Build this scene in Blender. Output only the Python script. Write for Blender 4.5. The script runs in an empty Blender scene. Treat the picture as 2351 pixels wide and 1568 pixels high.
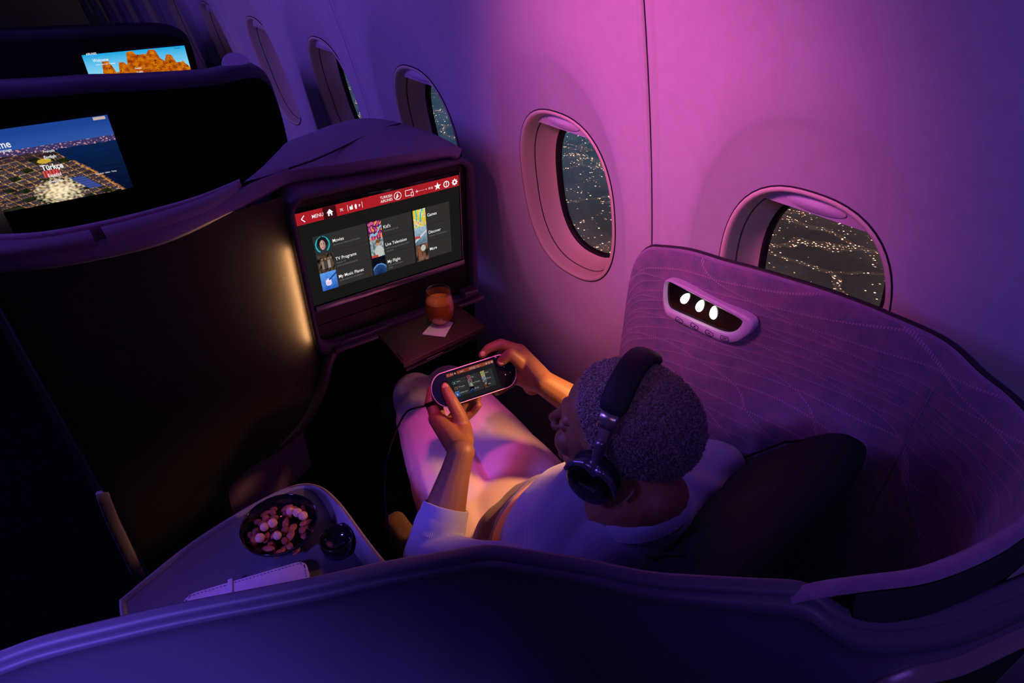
import bpy, bmesh, math, random
from mathutils import Vector as V, Matrix, noise
random.seed(7)
S = bpy.context.scene; COL = S.collection
PI = math.pi
# ---------------------------------------------------------------- camera
CAMP = V((0, 0, 1.75)); YAW, PITCH, ROLL, F = .639, -.615, .009, 1408.4
def cam_basis():
    f = V((math.sin(YAW)*math.cos(PITCH), math.cos(YAW)*math.cos(PITCH), math.sin(PITCH)))
    r = V((math.cos(YAW), -math.sin(YAW), 0)); u = r.cross(f)
    c, s = math.cos(ROLL), math.sin(ROLL)
    return r*c+u*s, u*c-r*s, -f
CR, CU, CB = cam_basis()
cd = bpy.data.cameras.new('camera'); cam = bpy.data.objects.new('camera', cd); COL.objects.link(cam)
cam.matrix_world = Matrix(((CR.x, CU.x, CB.x, CAMP.x), (CR.y, CU.y, CB.y, CAMP.y), (CR.z, CU.z, CB.z, CAMP.z), (0, 0, 0, 1)))
cd.sensor_width = 36; cd.lens = F/2351*36; cd.clip_start = .02; cd.clip_end = 5000
S.camera = cam
# ---------------------------------------------------------------- world, exposure, large lights
S.view_settings.view_transform = 'Standard'; S.view_settings.look = 'None'; S.view_settings.gamma = 1
S.view_settings.use_curve_mapping = False; S.view_settings.exposure = 0
w = bpy.data.worlds.new('world'); S.world = w; w.use_nodes = True
w.node_tree.nodes['Background'].inputs[0].default_value = (.06, .03, .25, 1); w.node_tree.nodes['Background'].inputs[1].default_value = .01
def lamp(name, kind, loc, to, col, power, **k):
    d = bpy.data.lights.new(name, kind); d.color = col; d.energy = power
    for a, b in k.items(): setattr(d, a, b)
    o = bpy.data.objects.new(name, d); COL.objects.link(o); o.location = loc
    o.rotation_euler = (V(to)-V(loc)).to_track_quat('-Z', 'Y').to_euler(); return o
R_ = math.radians
lamp('cabin_mood_light', 'AREA', (-1.0, 2.3, 2.08), (.6, 1.9, 1.0), (.23, .10, 1), 33, shape='RECTANGLE', size=.25, size_y=2.2)
lamp('pink_wall_wash', 'SPOT', (-.35, .75, 2.1), (.9, .80, 1.40), (1, .15, .55), 80, spot_size=R_(43), spot_blend=1, shadow_soft_size=.12)
lamp('violet_wall_wash', 'SPOT', (-.1, -.75, 2.1), (.93, .25, 1.30), (.27, .13, 1), 17, spot_size=R_(58), spot_blend=1, shadow_soft_size=.15)
lamp('panel_violet_fill', 'SPOT', (-1.3, .1, 2.0), (-.17, .5, .97), (.20, .11, 1), 260, spot_size=R_(22), spot_blend=1, shadow_soft_size=.2)  # added unseen spot, coned to light only the panel's left part
lamp('window_lilac_wash', 'SPOT', (-.25, -.2, 1.9), (.92, .84, 1.14), (1, .45, .62), 8, spot_size=R_(24), spot_blend=1, shadow_soft_size=.1)  # added unseen spot that brightens the window reveals and nearby wall
lamp('head_violet_light', 'SPOT', (-.85, 1.1, 2.1), (.46, .50, 1.19), (.25, .14, 1), 55, spot_size=R_(10), spot_blend=.9, shadow_soft_size=.08)  # unseen spot added to tint the front of the hair
lamp('cap_warm_fill', 'SPOT', (.66, .78, 1.62), (.12, .36, 1.18), (1, .28, .07), 5, spot_size=R_(15), spot_blend=1, shadow_soft_size=.02)  # no real fixture: warm spot added to rim the panel cap
lamp('lap_pink_light', 'SPOT', (.36, .62, 2.12), (.575, 1.0, .62), (1, .08, .40), 44, spot_size=R_(17), spot_blend=.9, shadow_soft_size=.05)
# ---------------------------------------------------------------- measuring helpers
def ray(px, py): return CR*((px-1175.5)/F) + CU*(-(py-784)/F) - CB
def at(px, py, z=None, y=None, x=None):
    r = ray(px, py)
    t = (z-CAMP.z)/r.z if z is not None else (y/r.y if y is not None else x/r.x)
    return CAMP + r*t
WO = V((.928, .483, 1.373)); WH = -.059
WN = V((math.cos(WH), -math.sin(WH), 0)); WU = V((math.sin(WH), math.cos(WH), 0))
def lean(z):
    d = z-1.373; return -.25*d-.12*d*d
def wp(s, z, off=0):                                   # a point on the curved cabin side wall
    p = V((WO.x, WO.y, 0)) + WU*s + WN*(lean(z)+off); p.z = z; return p
# ---------------------------------------------------------------- materials
def mat(name, col=(.5,.5,.5), rough=.6, metal=0, spec=.4, emit=None, estr=0, bump=0, bscale=300, sheen=0, coat=0, var=0, vscale=6, alpha=1, detail=3, trans=0, sss=0):
    m = bpy.data.materials.new(name); m.use_nodes = True; nt = m.node_tree; b = nt.nodes['Principled BSDF']
    b.inputs['Base Color'].default_value = (*col, 1); b.inputs['Roughness'].default_value = rough
    b.inputs['Metallic'].default_value = metal; b.inputs['Specular IOR Level'].default_value = spec
    b.inputs['Sheen Weight'].default_value = sheen; b.inputs['Coat Weight'].default_value = coat
    b.inputs['Transmission Weight'].default_value = trans; b.inputs['Subsurface Weight'].default_value = sss
    if sss: b.inputs['Subsurface Radius'].default_value = (.012, .004, .002)
    if emit: b.inputs['Emission Color'].default_value = (*emit, 1); b.inputs['Emission Strength'].default_value = estr
    tc = nt.nodes.new('ShaderNodeTexCoord')
    if bump:
        n = nt.nodes.new('ShaderNodeTexNoise'); n.inputs['Scale'].default_value = bscale; n.inputs['Detail'].default_value = detail
        bp = nt.nodes.new('ShaderNodeBump'); bp.inputs['Strength'].default_value = bump; bp.inputs['Distance'].default_value = .002
        nt.links.new(tc.outputs['Object'], n.inputs['Vector']); nt.links.new(n.outputs['Fac'], bp.inputs['Height']); nt.links.new(bp.outputs['Normal'], b.inputs['Normal'])
    if var:
        n = nt.nodes.new('ShaderNodeTexNoise'); n.inputs['Scale'].default_value = vscale; n.inputs['Detail'].default_value = 5
        r = nt.nodes.new('ShaderNodeValToRGB'); e = r.color_ramp.elements
        e[0].position = .3; e[1].position = .7
        e[0].color = (*[c*(1-var) for c in col], 1); e[1].color = (*[min(1, c*(1+var)) for c in col], 1)
        nt.links.new(tc.outputs['Object'], n.inputs['Vector']); nt.links.new(n.outputs['Fac'], r.inputs['Fac']); nt.links.new(r.outputs['Color'], b.inputs['Base Color'])
    return m
def emis(name, col, s=1.0):
    m = bpy.data.materials.new(name); m.use_nodes = True; nt = m.node_tree; nt.nodes.remove(nt.nodes['Principled BSDF'])
    e = nt.nodes.new('ShaderNodeEmission'); e.inputs[0].default_value = (*col, 1); e.inputs[1].default_value = s
    nt.links.new(e.outputs[0], nt.nodes['Material Output'].inputs[0]); return m
def emis_attr(name, s=1.0):
    m = emis(name, (1,1,1), s); nt = m.node_tree; a = nt.nodes.new('ShaderNodeAttribute'); a.attribute_name = 'pix'
    e = [n for n in nt.nodes if n.type == 'EMISSION'][0]; nt.links.new(a.outputs['Color'], e.inputs[0]); return m
M = dict(
 wall=mat('wall_panel', (.72,.68,.70), .55, bump=.12, bscale=900, var=.03, vscale=40),
 reveal=mat('window_reveal', (.86,.76,.55), .45),
 groove=mat('dark_gap', (.012,.01,.015), .6),
 shade=mat('shade_plastic', (.78,.72,.76), .4),
 floor=mat('carpet', (.002,.0025,.006), .98, spec=0, bump=.5, bscale=500, var=.3, vscale=60),
 ceil=mat('ceiling_panel', (.5,.5,.52), .7, bump=.05),
 shell=mat('shell_plastic', (.26,.24,.30), .38, bump=.12, bscale=1400, detail=1, spec=.35),
 shell_dark=mat('shell_dark', (.022,.02,.026), .5, bump=.1, bscale=1200),
 face=mat('cabinet_laminate', (.030,.025,.022), .5, bump=.15, bscale=1500, detail=1),
 trim=mat('bronze_trim', (.20,.15,.17), .34, metal=.55),
 black=mat('gloss_black', (.004,.004,.005), .12, spec=.5),
 blackm=mat('matt_black', (.005,.005,.007), .85, spec=.08),
 bezel=mat('screen_surround', (.020,.012,.014), .32),
 alu=mat('brushed_metal', (.52,.47,.46), .28, metal=.9),
 pad=mat('dark_leather', (.014,.013,.020), .6, spec=.2, bump=.3, bscale=350),
 seat=mat('seat_cloth', (.035,.03,.04), .85, sheen=.2, bump=.4, bscale=600),
 tray=mat('tray_top', (.065,.03,.02), .33, bump=.25, bscale=1200, detail=1),
 console=mat('console_top', (.10,.09,.13), .5, bump=.2, bscale=900),
 consrim=mat('console_rim', (.22,.20,.26), .4, bump=.1, bscale=900),
 skin=mat('skin', (.23,.105,.052), .48, spec=.45, bump=.14, bscale=420, sss=.08),
 nail=mat('nail', (.42,.24,.19), .3),
 hair=mat('hair', (.17,.125,.14), .6, var=.75, vscale=260, sheen=.25, spec=.5),
 trouser=mat('trouser_cotton', (.76,.58,.60), .85, sheen=.2, bump=.25, bscale=500),
 napkin=mat('napkin_paper', (.85,.8,.85), .9),
 notebook=mat('notebook_leather', (.55,.46,.62), .55, bump=.3, bscale=900),
 stitch=mat('stitch_thread', (.05,.03,.10), .8),
 bowl=mat('bowl_glaze', (.006,.005,.008), .1, coat=.5),
 bulb=emis('bulb', (1,.93,.8), 6),
 white=emis('screen_white', (.92,.92,.92), 1),
 red=emis('screen_red', (.40,.012,.02), 1), darkred=emis('screen_dark_red', (.045,.004,.006), 1),
 tile=emis('screen_tile', (.030,.027,.025), 1), scr=emis('screen_back', (.010,.0085,.008), 1),
 dim=emis('screen_dim_text', (.16,.15,.15), 1), pix=emis_attr('screen_picture', 1.0),
)
# ---------------------------------------------------------------- object helpers
MW = {}
def I4(): return Matrix.Identity(4)
def link(o, parent=None, mw=None):
    COL.objects.link(o); mw = mw or I4(); o.matrix_basis = mw
    if parent is not None: o.parent = parent; o.matrix_parent_inverse = MW[parent.name].inverted()
    MW[o.name] = mw; return o
def thing(name, label, cat, loc=(0,0,0), mw=None, group=None, kind=None):
    o = bpy.data.objects.new(name, None); o.empty_display_size = .05
    link(o, None, mw or Matrix.Translation(V(loc))); return tag(o, label, cat, group, kind)
def tag(o, label=None, cat=None, group=None, kind=None):
    if label: o['label'] = label
    if cat: o['category'] = cat
    if group: o['group'] = group
    if kind: o['kind'] = kind
    return o
def obj(name, bm, m, parent=None, mw=None, smooth=True, label=None, angle=None):
    if isinstance(bm, bmesh.types.BMesh):
        me = bpy.data.meshes.new(name); bm.to_mesh(me); bm.free()
    else: me = bm
    for mm in (m if isinstance(m, (list, tuple)) else [m]): me.materials.append(mm)
    if smooth:
        for p in me.polygons: p.use_smooth = True
        if angle: me.set_sharp_from_angle(angle=R_(angle))
    o = bpy.data.objects.new(name, me); link(o, parent, mw)
    if label: o['label'] = label
    return o
def struct(name, bm, m, **k): return tag(obj(name, bm, m, **k), kind='structure')
def cr(pts, n, closed=False):                         # Catmull-Rom resample
    pts = [V(p) for p in pts]; out = []; N = len(pts)
    segs = N if closed else N-1
    tot = []
    for i in range(segs):
        g = (lambda k: pts[k % N]) if closed else (lambda k: pts[max(0, min(N-1, k))])
        p0, p1, p2, p3 = g(i-1), g(i), g(i+1), g(i+2)
        for j in range(12):
            t = j/12
            tot.append(.5*((2*p1)+(p2-p0)*t+(2*p0-5*p1+4*p2-p3)*t*t+(3*p1-p0-3*p2+p3)*t*t*t))
    tot.append(pts[0] if closed else pts[-1])
    L = [0]
    for a, b in zip(tot, tot[1:]): L.append(L[-1]+(b-a).length)
    k = 0
    for i in range(n):
        d = L[-1]*i/(n if closed else n-1)
        while k < len(L)-2 and L[k+1] < d: k += 1
        t = (d-L[k])/max(1e-9, L[k+1]-L[k]); out.append(tot[k].lerp(tot[k+1], min(1, t)))
    return out
def grid_bm(rows, closed=False, bm=None, uv=False):
    bm = bm or bmesh.new(); vs = [[bm.verts.new(p) for p in r] for r in rows]; n = len(rows[0])
    uvl = bm.loops.layers.uv.verify() if uv else None
    if uv:
        us = [0]
        for a, b in zip(rows[0], rows[0][1:]): us.append(us[-1]+(V(b)-V(a)).length)
        vl = [0]; mid = n//2
        for a, b in zip(rows, rows[1:]): vl.append(vl[-1]+(V(b[mid])-V(a[mid])).length)
    for i in range(len(rows)-1):
        for j in range(n if closed else n-1):
            k = (j+1) % n
            try: f = bm.faces.new((vs[i][j], vs[i][k], vs[i+1][k], vs[i+1][j]))
            except ValueError: continue
            if uv:
                for l, (a, b) in zip(f.loops, ((i,j),(i,k),(i+1,k),(i+1,j))): l[uvl].uv = (us[b], vl[a])
    return bm
def box(bm, c, s, M4=None, bev=0, seg=2):
    c = V(c); r = bmesh.ops.create_cube(bm, size=1); vs = r['verts']
    for v in vs: v.co = V((v.co.x*s[0], v.co.y*s[1], v.co.z*s[2])) + c
    if bev:
        es = list({e for v in vs for e in v.link_edges})
        q = bmesh.ops.bevel(bm, geom=es, offset=bev, segments=seg, affect='EDGES', profile=.5); vs = list({v for f in q['faces'] for v in f.verts} | {v for v in vs if v.is_valid})
    if M4:
        for v in vs: v.co = M4 @ v.co
    return vs
def prism(bm, poly, z0, z1, M4=None, bev=0, seg=3, holes=None):
    a = [bm.verts.new(V((p[0], p[1], z0))) for p in poly]; b = [bm.verts.new(V((p[0], p[1], z1))) for p in poly]
    n = len(poly); bot = bm.faces.new(list(reversed(a))); top = bm.faces.new(b)
    for i in range(n): bm.faces.new((a[i], a[(i+1) % n], b[(i+1) % n], b[i]))
    vs = a+b
    if bev:
        q = bmesh.ops.bevel(bm, geom=list(top.edges)+list(bot.edges), offset=bev, segments=seg, affect='EDGES', profile=.5)
        vs = list({v for f in q['faces'] for v in f.verts} | {v for v in vs if v.is_valid})
    bmesh.ops.recalc_face_normals(bm, faces=bm.faces)
    if M4:
        for v in vs: v.co = M4 @ v.co
    return vs
def tube(bm, pts, r, seg=10, caps=True):
    pts = [V(p) for p in pts]; rr = r if isinstance(r, (list, tuple)) else [r]*len(pts); rings = []; up = None
    for i, p in enumerate(pts):
        t = (pts[min(i+1, len(pts)-1)]-pts[max(i-1, 0)]).normalized()
        if up is None: up = t.orthogonal().normalized()
        up = (up-t*up.dot(t)).normalized(); sd = t.cross(up)
        rings.append([bm.verts.new(p+(up*math.cos(2*PI*k/seg)+sd*math.sin(2*PI*k/seg))*rr[i]) for k in range(seg)])
    for a, b in zip(rings, rings[1:]):
        for k in range(seg): bm.faces.new((a[k], a[(k+1) % seg], b[(k+1) % seg], b[k]))
    if caps: bm.faces.new(list(reversed(rings[0]))); bm.faces.new(rings[-1])
    return bm
def ribbon(pts, ups, w, h, bev=.3):                    # swept rounded bar: width along side, height along ups
    bm = bmesh.new(); prof = [(-1,-.6),(-.8,-1),(.8,-1),(1,-.6),(1,.6),(.8,1),(-.8,1),(-1,.6)]; rows = []
    pts = [V(p) for p in pts]
    for i, p in enumerate(pts):
        t = (pts[min(i+1, len(pts)-1)]-pts[max(i-1, 0)]).normalized(); u = V(ups[i] if isinstance(ups, list) else ups)
        s = t.cross(u).normalized(); u = s.cross(t)
        rows.append([p+s*(a*w/2)+u*(b*h/2) for a, b in prof])
    grid_bm(rows, True, bm)
    vs = list(bm.verts); bm.faces.new(vs[:8]); bm.faces.new(vs[-8:])
    bmesh.ops.recalc_face_normals(bm, faces=bm.faces); return bm
def lathe(bm, prof, seg=40, M4=None):
    rows = [[V((r*math.cos(2*PI*k/seg), r*math.sin(2*PI*k/seg), z)) for k in range(seg)] for r, z in prof]
    if M4: rows = [[M4 @ p for p in r] for r in rows]
    return grid_bm(rows, True, bm)
def sup(hw, hh, n, k, cx=0, cy=0):
    out = []
    for i in range(k):
        a = 2*PI*i/k; c, s = math.cos(a), math.sin(a)
        out.append((cx+hw*math.copysign(abs(c)**(2/n), c), cy+hh*math.copysign(abs(s)**(2/n), s)))
    return out
def rrect(x0, y0, x1, y1, r, k=6):
    o = []
    for cx, cy, a0 in ((x1-r, y1-r, 0), (x0+r, y1-r, 90), (x0+r, y0+r, 180), (x1-r, y0+r, 270)):
        for i in range(k+1):
            a = R_(a0+90*i/k); o.append((cx+r*math.cos(a), cy+r*math.sin(a)))
    return o
def frame4(o, x, y):                                   # matrix with axes x, y, normal
    x = V(x).normalized(); z = x.cross(V(y)).normalized(); y = z.cross(x)
    return Matrix(((x.x, y.x, z.x, o[0]), (x.y, y.y, z.y, o[1]), (x.z, y.z, z.z, o[2]), (0,0,0,1)))
TXS = [.84]
def text_bm(items, depth=0):                           # items: (string, size, x, y, align, bold)
    bm = bmesh.new()
    for it in items:
        s, size, x, y = it[:4]; al = it[4] if len(it) > 4 else 'LEFT'
        cu = bpy.data.curves.new('t', 'FONT'); cu.body = s; cu.size = size; cu.align_x = al; cu.resolution_u = 3
        cu.offset = size*(it[5] if len(it) > 5 else 0)
        o = bpy.data.objects.new('t', cu); COL.objects.link(o); dg = bpy.context.evaluated_depsgraph_get()
        me = bpy.data.meshes.new_from_object(o.evaluated_get(dg)); bpy.data.objects.remove(o); bpy.data.curves.remove(cu)
        n0 = len(bm.verts); bm.from_mesh(me); bpy.data.meshes.remove(me); bm.verts.ensure_lookup_table()
        for v in bm.verts[n0:]: v.co = V((v.co.x*TXS[0]+x, v.co.y+y, v.co.z+depth))
    return bm
def texts(name, items, depth, m, parent, mw, label=None):
    return [obj(name, text_bm([it], depth), m, parent, mw, smooth=False, label=label) for it in items]
def rects_bm(rs, z=0, th=.0004):
    bm = bmesh.new()
    for (x0, y0, x1, y1) in rs: box(bm, ((x0+x1)/2, (y0+y1)/2, z), (abs(x1-x0), abs(y1-y0), th))
    return bm
def picture(name, x0, y0, x1, y1, nx, ny, fn, z, parent, mw, cut=None, label=None):
    me = bpy.data.meshes.new(name); vs = []; fs = []; cols = []
    for j in range(ny+1):
        for i in range(nx+1): vs.append((x0+(x1-x0)*i/nx, y0+(y1-y0)*j/ny, z))
    for j in range(ny):
        for i in range(nx):
            u, v = (i+.5)/nx, (j+.5)/ny; a = j*(nx+1)+i
            fs.append((a, a+1, a+nx+2, a+nx+1)); cols.append(fn(u, v))
    me.from_pydata(vs, [], fs); at_ = me.attributes.new('pix', 'FLOAT_COLOR', 'FACE')
    for k, c in enumerate(cols): at_.data[k].color = (*c, 1)
    return obj(name, me, M['pix'], parent, mw, smooth=False, label=label)
def mix(a, b, t):
    t = max(0, min(1, t)); return tuple(x+(y-x)*t for x, y in zip(a, b))
def srgb(*c): return tuple(((x/255+.055)/1.055)**2.4 if x > 10 else x/255/12.92 for x in c)
def nz(x, y, z=0): return noise.noise(V((x, y, z)))
# ================================================================ SETTING
PITCH_W = .61; ZC = 1.155; HW, HH = .163, .222
def rect_b(s0, s1, z0, z1, k):
    o = []
    for i in range(k): o.append((s1, z0+(z1-z0)*i/k))
    for i in range(k): o.append((s1-(s1-s0)*i/k, z1))
    for i in range(k): o.append((s0, z1-(z1-z0)*i/k))
    for i in range(k): o.append((s0+(s1-s0)*i/k, z0))
    return o
def supan(hw, hh, n, a):
    c, s = math.cos(a), math.sin(a); r = (abs(c/hw)**n+abs(s/hh)**n)**(-1/n); return c*r, s*r
wb = bmesh.new(); KWIN = list(range(-3, 11))
ZB, ZT = .45, 1.92
for k in KWIN:
    c = .60+PITCH_W*k; B = rect_b(c-PITCH_W/2, c+PITCH_W/2, ZB, ZT, 32)
    rows = [[] for _ in range(16)]
    for (s, z) in B:
        a = math.atan2((z-ZC), (s-c))
        ox, oz = supan(HW, HH, 2.5, a); ex, ez = supan(.222, .375, 2.3, math.atan2((z-1.14), (s-c)) if 0 else a)
        ez -= .018
        for i in range(16):
            if i < 10:
                t = i/9; e = t; x = ox+(ex-ox)*t; y = oz+(ez-oz)*t
                off = .032*(1-t)**.9
                if i == 9: off = 0
            else:
                t = ((i-9)/6); x = ex+((s-c)-ex)*t; y = ez+((z-ZC)-ez)*t; off = 0
            rows[i].append(wp(c+x, ZC+y, off))
    grid_bm(rows, True, wb)
S0, S1 = .60+PITCH_W*(KWIN[0]-.5), .60+PITCH_W*(KWIN[-1]+.5)
for (za, zb, n) in ((0, ZB, 4), (ZT, 2.2, 5)):
    grid_bm([[wp(S0+(S1-S0)*i/40, za+(zb-za)*j/n) for i in range(41)] for j in range(n+1)], bm=wb)
bmesh.ops.remove_doubles(wb, verts=wb.verts, dist=1e-5)
bmesh.ops.recalc_face_normals(wb, faces=wb.faces)
struct('wall_right', wb, M['wall'], angle=50)
# joints between the wall panels: a dark strip with soft raised lips
for n, k in enumerate((-1, 0, 1, 2, 3, 4, 5)):
    s = .30+2*PITCH_W*k
    if s < S0 or s > S1: continue
    bm = bmesh.new(); rows = []
    for i in range(41):
        z = .02+2.16*i/40
        rows.append([wp(s+a, z, o) for a, o in ((-.022,.001),(-.012,-.0035),(-.004,-.0045),(-.002,-.0005))])
    grid_bm(rows, bm=bm); rows = []
    for i in range(41):
        z = .02+2.16*i/40
        rows.append([wp(s+a, z, o) for a, o in ((.002,-.0005),(.004,-.0045),(.012,-.0035),(.022,.001))])
    grid_bm(rows, bm=bm); t = struct('trim_%d' % (n+1), bm, M['wall'])
    bm = bmesh.new(); grid_bm([[wp(s+a, .02+2.16*i/40, -.0008) for a in (-.0022, .0022)] for i in range(41)], bm=bm)
    obj('joint_gap', bm, M['groove'], t)
# windows
gm = bpy.data.materials.new('window_glass'); gm.use_nodes = True; nt = gm.node_tree; nt.nodes.remove(nt.nodes['Principled BSDF'])
tr = nt.nodes.new('ShaderNodeBsdfTransparent'); tr.inputs[0].default_value = (.93,.93,.95,1); gl = nt.nodes.new('ShaderNodeBsdfGlossy'); gl.inputs['Roughness'].default_value = .03
mx = nt.nodes.new('ShaderNodeMixShader'); mx.inputs[0].default_value = .05
nt.links.new(tr.outputs[0], mx.inputs[1]); nt.links.new(gl.outputs[0], mx.inputs[2]); nt.links.new(mx.outputs[0], nt.nodes['Material Output'].inputs[0])
for n, k in enumerate(KWIN):
    if k > 8 or k < -2: continue
    c = .60+PITCH_W*k; NA = 72
    def ring(sc, off, hw=HW, hh=HH, dz=0, e=2.5):
        return [wp(c+p[0], ZC+dz+p[1], off+.012) for p in (supan(hw*sc, hh*sc, e, 2*PI*i/NA) for i in range(NA))]
    fr = bmesh.new()
    def rg(d, off): return ring(1, off, HW-d, HH-d)
    grid_bm([rg(-.001,.0202), rg(0,.017), rg(.004,.0145), rg(.008,.0165), rg(.0105,.023), rg(.013,.036), rg(.0150,.050), rg(.0155,.0512)], True, fr)
    grid_bm([rg(.0165,.0512), rg(.019,.060), rg(.023,.075), rg(.029,.090), rg(.036,.102), rg(.040,.106)], True, fr)
    wo = struct('window_%d' % (n+1), fr, M['reveal'])
    g = bmesh.new(); grid_bm([rg(-.0025,.0192), rg(-.0018,.0175), rg(-.0003,.0168), rg(.0006,.0178)], True, g); grid_bm([rg(.0150,.0513), rg(.0153,.0545), rg(.0172,.0545), rg(.0170,.0511)], True, g)
    obj('seam', g, M['groove'], wo, label='thin dark seam around the window surround')
    g = bmesh.new(); grid_bm([rg(.038,.104), rg(.041,.1035), rg(.045,.106), rg(.046,.114), rg(.046,.12)], True, g); obj('gasket', g, M['groove'], wo, label='dark rubber gasket')
    g = bmesh.new(); outer = rg(.044, .116); ce = wp(c, ZC, .128); cv = g.verts.new(ce); vv = [g.verts.new(p) for p in outer]
    for i in range(NA): g.faces.new((cv, vv[i], vv[(i+1) % NA]))
    obj('pane', g, gm, wo, smooth=False)
    # shade pulled down a hand's breadth, with a lens-shaped grip
    g = bmesh.new(); rows = []
    zt = ZC+HH-.004; zb = zt-.043
    for j in range(9):
        z = zt+(zb-zt)*j/8; hwz = (1-min(1, abs((z-ZC)/(HH-.012)))**2.5)**(1/2.5)*(HW-.012)
        rows.append([wp(c+hwz*(2*i/20-1), z-.006*(2*i/20-1)**2*0, .046+.006*(j/8)) for i in range(21)])
    grid_bm(rows, bm=g)
    grid_bm([rows[-1], [p+WN*.006 for p in rows[-1]]], bm=g)
    sh = obj('shade', g, M['shade'], wo, label='pale window shade drawn up')
    g = bmesh.new(); rows = []
    for j in range(7):
        q = j/6; rows.append([wp(c+.052*math.cos(a)*q, zb+.018+.013*math.sin(a)*q, .0445+.003*j/6-.004*(1-q*q)) for a in (2*PI*i/28 for i in range(28))])
    grid_bm(rows, True, g); obj('shade_grip', g, M['shade'], sh)
# floor, ceiling, walls that close the cabin
g = bmesh.new(); box(g, (-.5, 2, -.02), (3.6, 13, .04)); struct('floor', g, M['floor'], smooth=False)
g = bmesh.new(); box(g, (-.5, 2, 2.22), (3.0, 13, .04)); struct('ceiling', g, M['ceil'], smooth=False)
g = bmesh.new(); box(g, (-2.3, 2, 1.1), (.04, 13, 2.3)); struct('wall_left', g, M['shell_dark'], smooth=False)
g = bmesh.new(); box(g, (-.5, 8.4, 1.1), (3.6, .04, 2.3)); struct('wall_front', g, M['ceil'], smooth=False)
g = bmesh.new(); box(g, (-.5, -1.4, 1.1), (3.4, .04, 2.3)); struct('wall_back', g, M['ceil'], smooth=False)
# city far below
cm = bpy.data.materials.new('night_city'); cm.use_nodes = True; nt = cm.node_tree; nt.nodes.remove(nt.nodes['Principled BSDF'])
N = nt.nodes.new; L = nt.links.new
tc = N('ShaderNodeTexCoord')
def math_(op, a, b=None, cl=False):
    m = N('ShaderNodeMath'); m.operation = op; m.use_clamp = cl
    for i, q in enumerate((a, b)):
        if q is None: continue
        if isinstance(q, (int, float)): m.inputs[i].default_value = q
        else: L(q, m.inputs[i])
    return m.outputs[0]
def vor(scale, feat='F1', vec=None):
    v = N('ShaderNodeTexVoronoi'); v.feature = feat; v.inputs['Scale'].default_value = scale; L(vec or tc.outputs['Object'], v.inputs['Vector']); return v
def noi(scale, det=4, vec=None):
    v = N('ShaderNodeTexNoise'); v.inputs['Scale'].default_value = scale; v.inputs['Detail'].default_value = det; L(vec or tc.outputs['Object'], v.inputs['Vector']); return v
warp = noi(.03, 4); mixv = N('ShaderNodeMix'); mixv.data_type = 'VECTOR'; mixv.inputs['Factor'].default_value = .5
vm = N('ShaderNodeVectorMath'); vm.operation = 'MULTIPLY_ADD'; L(warp.outputs['Color'], vm.inputs[0]); vm.inputs[1].default_value = (22,22,22); L(tc.outputs['Object'], vm.inputs[2])
dots = vor(.95); rnd = N('ShaderNodeSeparateColor'); L(dots.outputs['Color'], rnd.inputs[0])
dist = dots.outputs['Distance']
dot = math_('LESS_THAN', dist, .30)
clus = noi(.035, 6); cl2 = math_('MULTIPLY', math_('SUBTRACT', clus.outputs['Fac'], .40, True), 2.6, True)
road = vor(.028, 'DISTANCE_TO_EDGE', vm.outputs[0]); rl = math_('LESS_THAN', road.outputs['Distance'], .028)
road2 = vor(.09, 'DISTANCE_TO_EDGE', vm.outputs[0]); rl2 = math_('MULTIPLY', math_('LESS_THAN', road2.outputs['Distance'], .035), .45)
dens = math_('MAXIMUM', math_('MULTIPLY', cl2, .30), math_('MAXIMUM', math_('MULTIPLY', rl, .9), math_('MULTIPLY', rl2, math_('MULTIPLY', cl2, 2.0))))
on = math_('MULTIPLY', dot, math_('GREATER_THAN', dens, rnd.outputs[0]))
stren = math_('MULTIPLY', on, math_('MULTIPLY', math_('POWER', rnd.outputs[1], 2), 4.0))
glow = math_('ADD', math_('MULTIPLY', rl, .03), math_('MULTIPLY', cl2, .02))
rampc = N('ShaderNodeValToRGB'); e = rampc.color_ramp.elements; e[0].color = (1,.30,.10,1); e[1].color = (1,.80,.6,1); L(rnd.outputs[2], rampc.inputs[0])
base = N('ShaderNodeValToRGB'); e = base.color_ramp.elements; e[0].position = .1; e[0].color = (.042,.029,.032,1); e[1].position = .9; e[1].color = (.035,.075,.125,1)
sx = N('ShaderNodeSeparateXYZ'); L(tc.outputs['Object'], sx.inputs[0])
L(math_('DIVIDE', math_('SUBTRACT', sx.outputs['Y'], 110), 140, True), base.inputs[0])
e1 = N('ShaderNodeEmission'); L(rampc.outputs[0], e1.inputs[0]); L(math_('ADD', stren, glow), e1.inputs[1])
e2 = N('ShaderNodeEmission'); L(base.outputs[0], e2.inputs[0]); L(math_('ADD', math_('MULTIPLY', clus.outputs['Fac'], 1.0), .4), e2.inputs[1])  # haze glow put into the ground as emission, brown near to blue far
ad = N('ShaderNodeAddShader'); L(e1.outputs[0], ad.inputs[0]); L(e2.outputs[0], ad.inputs[1]); L(ad.outputs[0], nt.nodes['Material Output'].inputs[0])
g = bmesh.new(); box(g, (1500, 900, -91), (2960, 4000, 2)); struct('ground', g, cm, smooth=False)
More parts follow.
